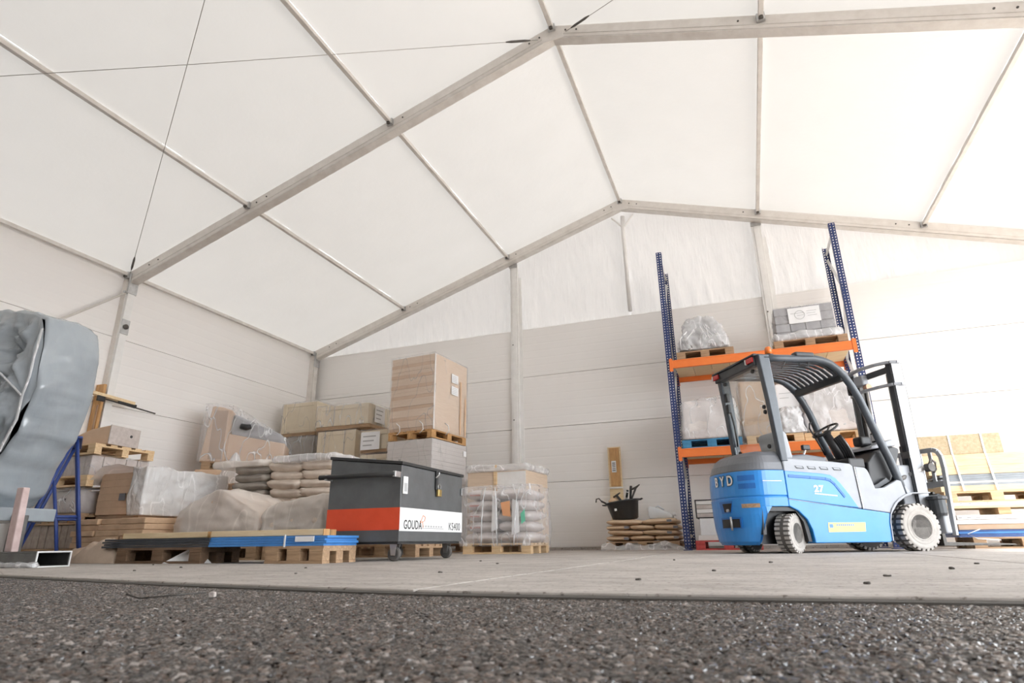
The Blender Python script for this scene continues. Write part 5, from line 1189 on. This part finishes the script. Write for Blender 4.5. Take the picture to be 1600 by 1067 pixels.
# wheels
def wheel(name, loc, r, wd, rotz, out):
    """solid tyre with side lugs, recessed rim; outer face on local -y when out is -1"""
    w_ = thing(name, '', '', loc, rotz); w_.parent = tr
    for k in list(w_.keys()): del w_[k]
    h_ = wd/2
    MB().lathe([(r*0.55, -h_), (r*0.90, -h_), (r*0.955, -h_*0.86), (r*0.97, -h_*0.7), (r*0.97, h_*0.7), (r*0.955, h_*0.86), (r*0.90, h_), (r*0.55, h_)], 48, 'y').build('tyre', 'rubber', w_)
    s = out
    MB().lathe([(r*0.56, s*h_*1.0), (r*0.60, s*h_*1.05), (r*0.70, s*h_*1.05), (r*0.72, s*h_*1.02), (r*0.84, s*h_*1.05), (r*0.90, s*h_*1.02), (r*0.92, s*h_*0.95)], 48, 'y').build('sidewall', 'rubber_dusty', w_, smooth=False)
    mb = MB(); nl = 26
    for i in range(nl):
        a = 2*PI*i/nl; ca, sa = math.cos(a), math.sin(a)
        for sd_ in (-1, 1):
            t0 = 0.072
            vs = []
            for (rr, yy, tt) in ((r*0.87, sd_*h_*1.03, t0), (r*1.0, sd_*h_*0.92, t0), (r*1.0, sd_*h_*0.25, t0*0.9), (r*0.93, sd_*h_*0.25, t0*0.9)):
                for q in (-1, 1):
                    an = a + q*tt; vs.append((rr*math.cos(an), yy, rr*math.sin(an)))
            mb.add(vs, [(0, 2, 3, 1), (2, 4, 5, 3), (4, 6, 7, 5), (6, 0, 1, 7), (0, 6, 4, 2), (1, 3, 5, 7)])
    lo = mb.build('tyre_lugs', 'rubber_dusty', w_); lo['kind'] = 'stuff'
    MB().lathe([(0.0, s*h_*0.35), (r*0.22, s*h_*0.35), (r*0.24, s*h_*0.5), (r*0.40, s*h_*0.45), (r*0.46, s*h_*0.85), (r*0.56, s*h_*1.0)], 36, 'y').build('rim', 'hub_grey', w_, smooth=False)
    MB().lathe([(r*0.50, s*h_*0.98), (r*0.53, s*h_*1.06), (r*0.575, s*h_*1.06), (r*0.59, s*h_*1.0)], 36, 'y').build('rim_ring', 'rubber_dusty', w_, smooth=False)
    MB().lathe([(0, s*h_*0.3), (r*0.16, s*h_*0.3), (r*0.16, s*h_*0.62), (r*0.10, s*h_*0.7), (0, s*h_*0.7)], 16, 'y').build('hub_cap', 'hub_grey' if r > 0.24 else 'steel_bright', w_)
    for i in range(6):
        a = 2*PI*i/6; MB().lathe([(0, s*h_*0.4), (r*0.04, s*h_*0.4), (r*0.04, s*h_*0.56), (0, s*h_*0.56)], 6, 'y', (r*0.31*math.cos(a), 0, r*0.31*math.sin(a))).build('wheel_nut', 'hub_grey', w_)
    return w_
wheel('front_wheel', (1.66, YR+0.10, 0.266), 0.266, 0.21, 0, -1)
wheel('front_wheel', (1.66, YL-0.10, 0.266), 0.266, 0.21, 0, 1)
wheel('rear_wheel', (0.02, YR+0.10, 0.212), 0.212, 0.17, math.radians(30), -1)
wheel('rear_wheel', (0.02, YL-0.10, 0.212), 0.212, 0.17, math.radians(30), 1)
MB().tube([(1.66, YR+0.15, 0.27), (1.66, YL-0.15, 0.27)], 0.07, 12).build('front_axle', 'plastic_black', tr)
MB().tube([(0.02, YR+0.12, 0.22), (0.02, YL-0.12, 0.22)], 0.05, 12).build('rear_axle', 'plastic_black', tr)

# mast
def mbar(x0, x1, y0, y1, z0, z1, name, m, bev=0.005):
    vs = [(x_ - 0.018*(2.3-z), y, z) for z in (z0, z1) for (x_, y) in ((x0, y0), (x1, y0), (x1, y1), (x0, y1))]
    return MB().add(vs, [(3, 2, 1, 0), (4, 5, 6, 7), (0, 1, 5, 4), (1, 2, 6, 5), (2, 3, 7, 6), (3, 0, 4, 7)]).build(name, m, tr, bevel=bev)
for s, y in ((1, -0.42), (-1, 0.35)):
    mbar(1.87, 2.03, y, y+s*0.035, 0.10, 2.31, 'outer_channel', 'truck_light')  # lit side and shaded rear put into the colour: pale web, dark flanges
    mbar(1.87, 1.885, y, y+s*0.10, 0.10, 2.31, 'outer_channel_flange', 'truck_dark')
    mbar(2.015, 2.03, y, y+s*0.10, 0.10, 2.31, 'outer_channel_flange', 'truck_dark')
    mbar(1.90, 2.05, y+s*0.06, y+s*0.085, 0.12, 2.29, 'inner_channel', 'steel_dark')
    mbar(1.90, 1.912, y+s*0.085, y+s*0.14, 0.12, 2.29, 'inner_channel_flange', 'hub_grey')
    mbar(1.955, 1.965, y+s*0.16, y+s*0.20, 0.5, 2.2, 'lift_chain', 'steel_dark', 0)
for y in (-0.23, 0.16):
    MB().tube([(1.93, y, 0.2), (1.95, y, 1.25)], 0.035, 12).build('lift_cylinder', 'truck_dark', tr, smooth=True)
    MB().tube([(1.95, y, 1.25), (1.965, y, 2.2)], 0.02, 10).build('piston_rod', 'steel_bright', tr, smooth=True)
def hoop(z, bow, name):
    pts = [(1.99, -0.425), (1.93, -0.435), (1.86, -0.40), (1.80-bow, -0.25), (1.77-bow, -0.035), (1.80-bow, 0.18), (1.86, 0.33), (1.93, 0.365), (1.99, 0.355)]
    mb = MB()
    for a, b_ in zip(pts, pts[1:]): mb.bar((a[0], a[1], z), (b_[0], b_[1], z), 0.05, 0.035)
    mb.build(name, 'truck_mid', tr, bevel=0.006)
hoop(2.315, 0.02, 'mast_top_tie'); hoop(2.02, 0.0, 'mast_middle_tie')
mbar(1.88, 1.90, -0.36, 0.29, 0.5, 0.62, 'mast_crossmember', 'truck_dark'); mbar(1.9, 1.93, -0.30, 0.25, 2.2, 2.28, 'mast_crossmember', 'truck_dark')
MB().cbox((1.86, 0.12, 2.19), (0.10, 0.16, 0.14)).build('head_plate', 'truck_mid', tr, bevel=0.015)
MB().lathe([(0, -0.03), (0.045, -0.03), (0.045, 0.03), (0, 0.03)], 14, 'y', (1.88, 0.05, 2.09)).build('chain_wheel', 'copper', tr)
for z in (2.135, 1.95, 1.83, 1.71, 1.56, 1.44): MB().box(1.90-0.018*(2.3-z), 1.965-0.018*(2.3-z), -0.4235, -0.42, z-0.035, z+0.035).build('decal', 'letter_white', tr)
mbar(1.865, 1.87, -0.43, -0.30, 1.08, 1.16, 'clamp_band', 'steel_bright', 0.002)
MB().tube([(1.62, YR+0.2, 0.80), (1.75, YR+0.2, 0.85), (1.84, YR+0.22, 0.90)], [0.035, 0.035, 0.02], 10).build('tilt_cylinder', 'hub_grey', tr, smooth=True)
MB().tube([(1.83, YR+0.2, 0.88), (2.0, YR+0.12, 0.96)], 0.03, 10).build('tilt_pin', 'steel_bright', tr, smooth=True)
MB().lathe([(0, -0.04), (0.05, -0.04), (0.05, 0.04), (0, 0.04)], 12, 'y', (2.04, YR+0.08, 0.96)).build('hose_reel', 'steel_dark', tr)
MB().tube([(2.03, YR+0.06, 1.0), (2.06, YR+0.05, 1.06), (2.12, YR+0.06, 1.02), (2.12, YR+0.07, 0.94), (2.07, YR+0.06, 0.90)], 0.014, 8).build('hose', 'hub_grey', tr, smooth=True)
MB().cbox((1.78, -0.12, 0.75), (0.2, 0.5, 0.5)).build('mast_mount', 'truck_mid', tr, bevel=0.02)
MB().lathe([(0, 0.42), (0.07, 0.42), (0.085, 0.45), (0.085, 0.60), (0.11, 0.61), (0.11, 0.64), (0.05, 0.66), (0, 0.66)], 14, 'z', (1.99, YR+0.03, -0.03)).build('shift_motor', 'truck_dark', tr)
MB().cbox((2.05, YR+0.06, 0.36), (0.09, 0.10, 0.34)).build('side_shift_block', 'truck_mid', tr, bevel=0.02)
# carriage, backrest, forks
for z in (0.24, 0.60): MB().box(2.07, 2.12, -0.46, 0.40, z-0.05, z+0.05).build('carriage_plate', 'truck_dark', tr, bevel=0.006)
post = [(2.16, -0.50, 0.17), (2.19, -0.50, 0.60), (2.22, -0.50, 0.95), (2.225, -0.49, 1.09), (2.225, -0.455, 1.16), (2.225, -0.40, 1.187), (2.225, -0.3, 1.19), (2.225, 0.2, 1.19), (2.225, 0.33, 1.187), (2.225, 0.40, 1.15), (2.225, 0.43, 1.08), (2.19, 0.43, 0.60), (2.16, 0.43, 0.17)]
mb = MB()
for a, b_ in zip(post, post[1:]): mb.bar(a, b_, 0.055, 0.035, (1, 0, 0))
br = mb.build('load_backrest', 'truck_light', tr, bevel=0.004)
for y in (-0.34, -0.19, -0.035, 0.12, 0.27): MB().bar((2.215, y, 0.76), (2.225, y, 1.18), 0.045, 0.02, (1, 0, 0)).build('backrest_bar', 'truck_light', br, bevel=0.003)
MB().bar((2.21, -0.50, 0.77), (2.21, 0.43, 0.77), 0.025, 0.07).build('backrest_rail', 'truck_light', br, bevel=0.003)
for y in (-0.30, 0.23):
    fk = MB().prism([(2.125, 0.05), (2.125, 0.68), (2.16, 0.68), (2.175, 0.095), (3.15, 0.065), (3.2, 0.05)], y-0.05, y+0.05).build('fork', 'steel_dark', tr, bevel=0.005)

# ------------------------------------------------------------------ loose stones of the yard surface, and small litter
def pebble(i):
    me = bpy.data.meshes.new('pebble%d' % i); bm = bmesh.new(); bmesh.ops.create_icosphere(bm, subdivisions=1, radius=1)
    rnd = random.Random(i)
    sx, sy, sz = rnd.uniform(.8, 1.25), rnd.uniform(.7, 1.1), rnd.uniform(.45, .7)
    for v in bm.verts:
        f_ = 1 + rnd.uniform(-.22, .22); v.co = Vector((v.co.x*sx*f_, v.co.y*sy*f_, v.co.z*sz*f_))
    bm.to_mesh(me); bm.free()
    for p in me.polygons: p.use_smooth = False
    me.materials.append(MATS['gravel']); return me
m, nt, out = nodes_of('gravel')
b = nt.nodes.new('ShaderNodeBsdfPrincipled'); b.inputs['Roughness'].default_value = 0.2; b.inputs['Specular IOR Level'].default_value = 0.8
oi = nt.nodes.new('ShaderNodeObjectInfo')
r = ramp(nt, oi.outputs['Random'], [(0.0, (0.008, 0.006, 0.006)), (0.35, (0.025, 0.017, 0.013)), (0.6, (0.065, 0.040, 0.028)), (0.78, (0.048, 0.045, 0.044)), (0.93, (0.12, 0.083, 0.065)), (1.0, (0.32, 0.29, 0.27))])
lnk(nt, r.outputs[0], b.inputs['Base Color']); lnk(nt, b.outputs[0], out.inputs[0]); MATS['gravel'] = m
lib = bpy.data.collections.new('pebble_kinds')
for i in range(6):
    o = bpy.data.objects.new('pebble', pebble(i)); lib.objects.link(o)
def gravel_patch(poly, dens, smin, smax, seed, name, label):
    me = bpy.data.meshes.new('yard_patch'); me.from_pydata([(x, y, -0.021) for x, y in poly], [], [tuple(range(len(poly)))]); me.update()
    o = bpy.data.objects.new(name, me); COL.objects.link(o)
    ng = bpy.data.node_groups.new('scatter_stones', 'GeometryNodeTree')
    ng.interface.new_socket('Geometry', in_out='INPUT', socket_type='NodeSocketGeometry'); ng.interface.new_socket('Geometry', in_out='OUTPUT', socket_type='NodeSocketGeometry')
    N = ng.nodes; gi = N.new('NodeGroupInput'); go = N.new('NodeGroupOutput')
    d = N.new('GeometryNodeDistributePointsOnFaces'); d.inputs['Density'].default_value = dens; d.inputs['Seed'].default_value = seed
    ci = N.new('GeometryNodeCollectionInfo'); ci.inputs['Collection'].default_value = lib; ci.inputs['Separate Children'].default_value = True; ci.inputs['Reset Children'].default_value = True
    ip = N.new('GeometryNodeInstanceOnPoints'); ip.inputs['Pick Instance'].default_value = True
    rv = N.new('FunctionNodeRandomValue'); rv.data_type = 'FLOAT_VECTOR'; rv.inputs[0].default_value = (-0.35, -0.35, 0); rv.inputs[1].default_value = (0.35, 0.35, 6.283)
    rs = N.new('FunctionNodeRandomValue'); rs.data_type = 'FLOAT'; rs.inputs[2].default_value = smin; rs.inputs[3].default_value = smax
    L_ = ng.links
    L_.new(gi.outputs[0], d.inputs['Mesh']); L_.new(d.outputs['Points'], ip.inputs['Points']); L_.new(ci.outputs[0], ip.inputs['Instance'])
    L_.new(rv.outputs[0], ip.inputs['Rotation']); L_.new(rs.outputs[1], ip.inputs['Scale']); L_.new(ip.outputs[0], go.inputs[0])
    md = o.modifiers.new('stones', 'NODES'); md.node_group = ng
    tag(o, label, 'gravel', None, 'stuff'); return o
gravel_patch([(-1.9, 0.45), (0.9, 0.45), (0.95, 1.25), (-2.6, 1.25)], 14000, 0.0045, 0.0108, 1, 'gravel_near', 'coarse brown and grey stones of the yard in front of the slab')
gravel_patch([(-2.6, 1.25), (0.95, 1.25), (1.2, 1.99), (0.6, 1.995), (-0.74, 1.92), (-1.12, 1.95), (-1.6, 2.0), (-2.5, 2.15), (-3.2, 2.3), (-4.4, 2.57), (-5.6, 2.55), (-4.3, 1.6)], 13000, 0.0045, 0.0092, 2, 'gravel_far', 'stony strip of yard surface along the concrete edge')

t = thing('steel_rod_scrap', 'thin bent dark rod lying on the stones', 'rod', (-1.92, 1.56, -0.01))
MB().tube([(-0.06, 0.0, 0.012), (0.0, 0.0, 0.0), (0.05, 0.05, 0.004), (0.14, 0.14, 0.010)], 0.003, 6).build('rod', 'steel_dark', t, smooth=True)
t = thing('pale_chip', 'pale stone chip beside the bent rod', 'stone', (-1.75, 1.70, -0.014), 0.4)
mobj('chip', shell(0.018, 0.014, 0.014, 5, 0.004, 3, 30, 0.4), 'paver', t)
specks = [(-5.0, 4.15), (-4.05, 3.6), (-3.9, 3.1), (-1.6, 3.1), (-0.2, 3.4), (0.5, 3.0), (-0.45, 2.6), (0.9, 3.7), (1.2, 4.4), (0.1, 4.6), (-1.8, 4.4), (1.9, 5.1), (1.7, 4.3), (-0.6, 5.2), (-2.4, 2.9), (0.35, 2.5), (2.2, 5.6), (-2.9, 3.6), (1.0, 2.9), (-2.2, 5.0)]
for i, (x, y) in enumerate(specks):
    o = mobj('dirt_crumb', shell(random.uniform(.012, .03), random.uniform(.01, .022), random.uniform(.004, .01), 4, 0.004, i, 40, 0.5), 'joint_dark', None, True, 0, (x, y, 0.0), random.uniform(0, 3))
    tag(o, 'small dark dirt crumb on the concrete floor', 'crumb', 'dirt crumbs on the concrete')
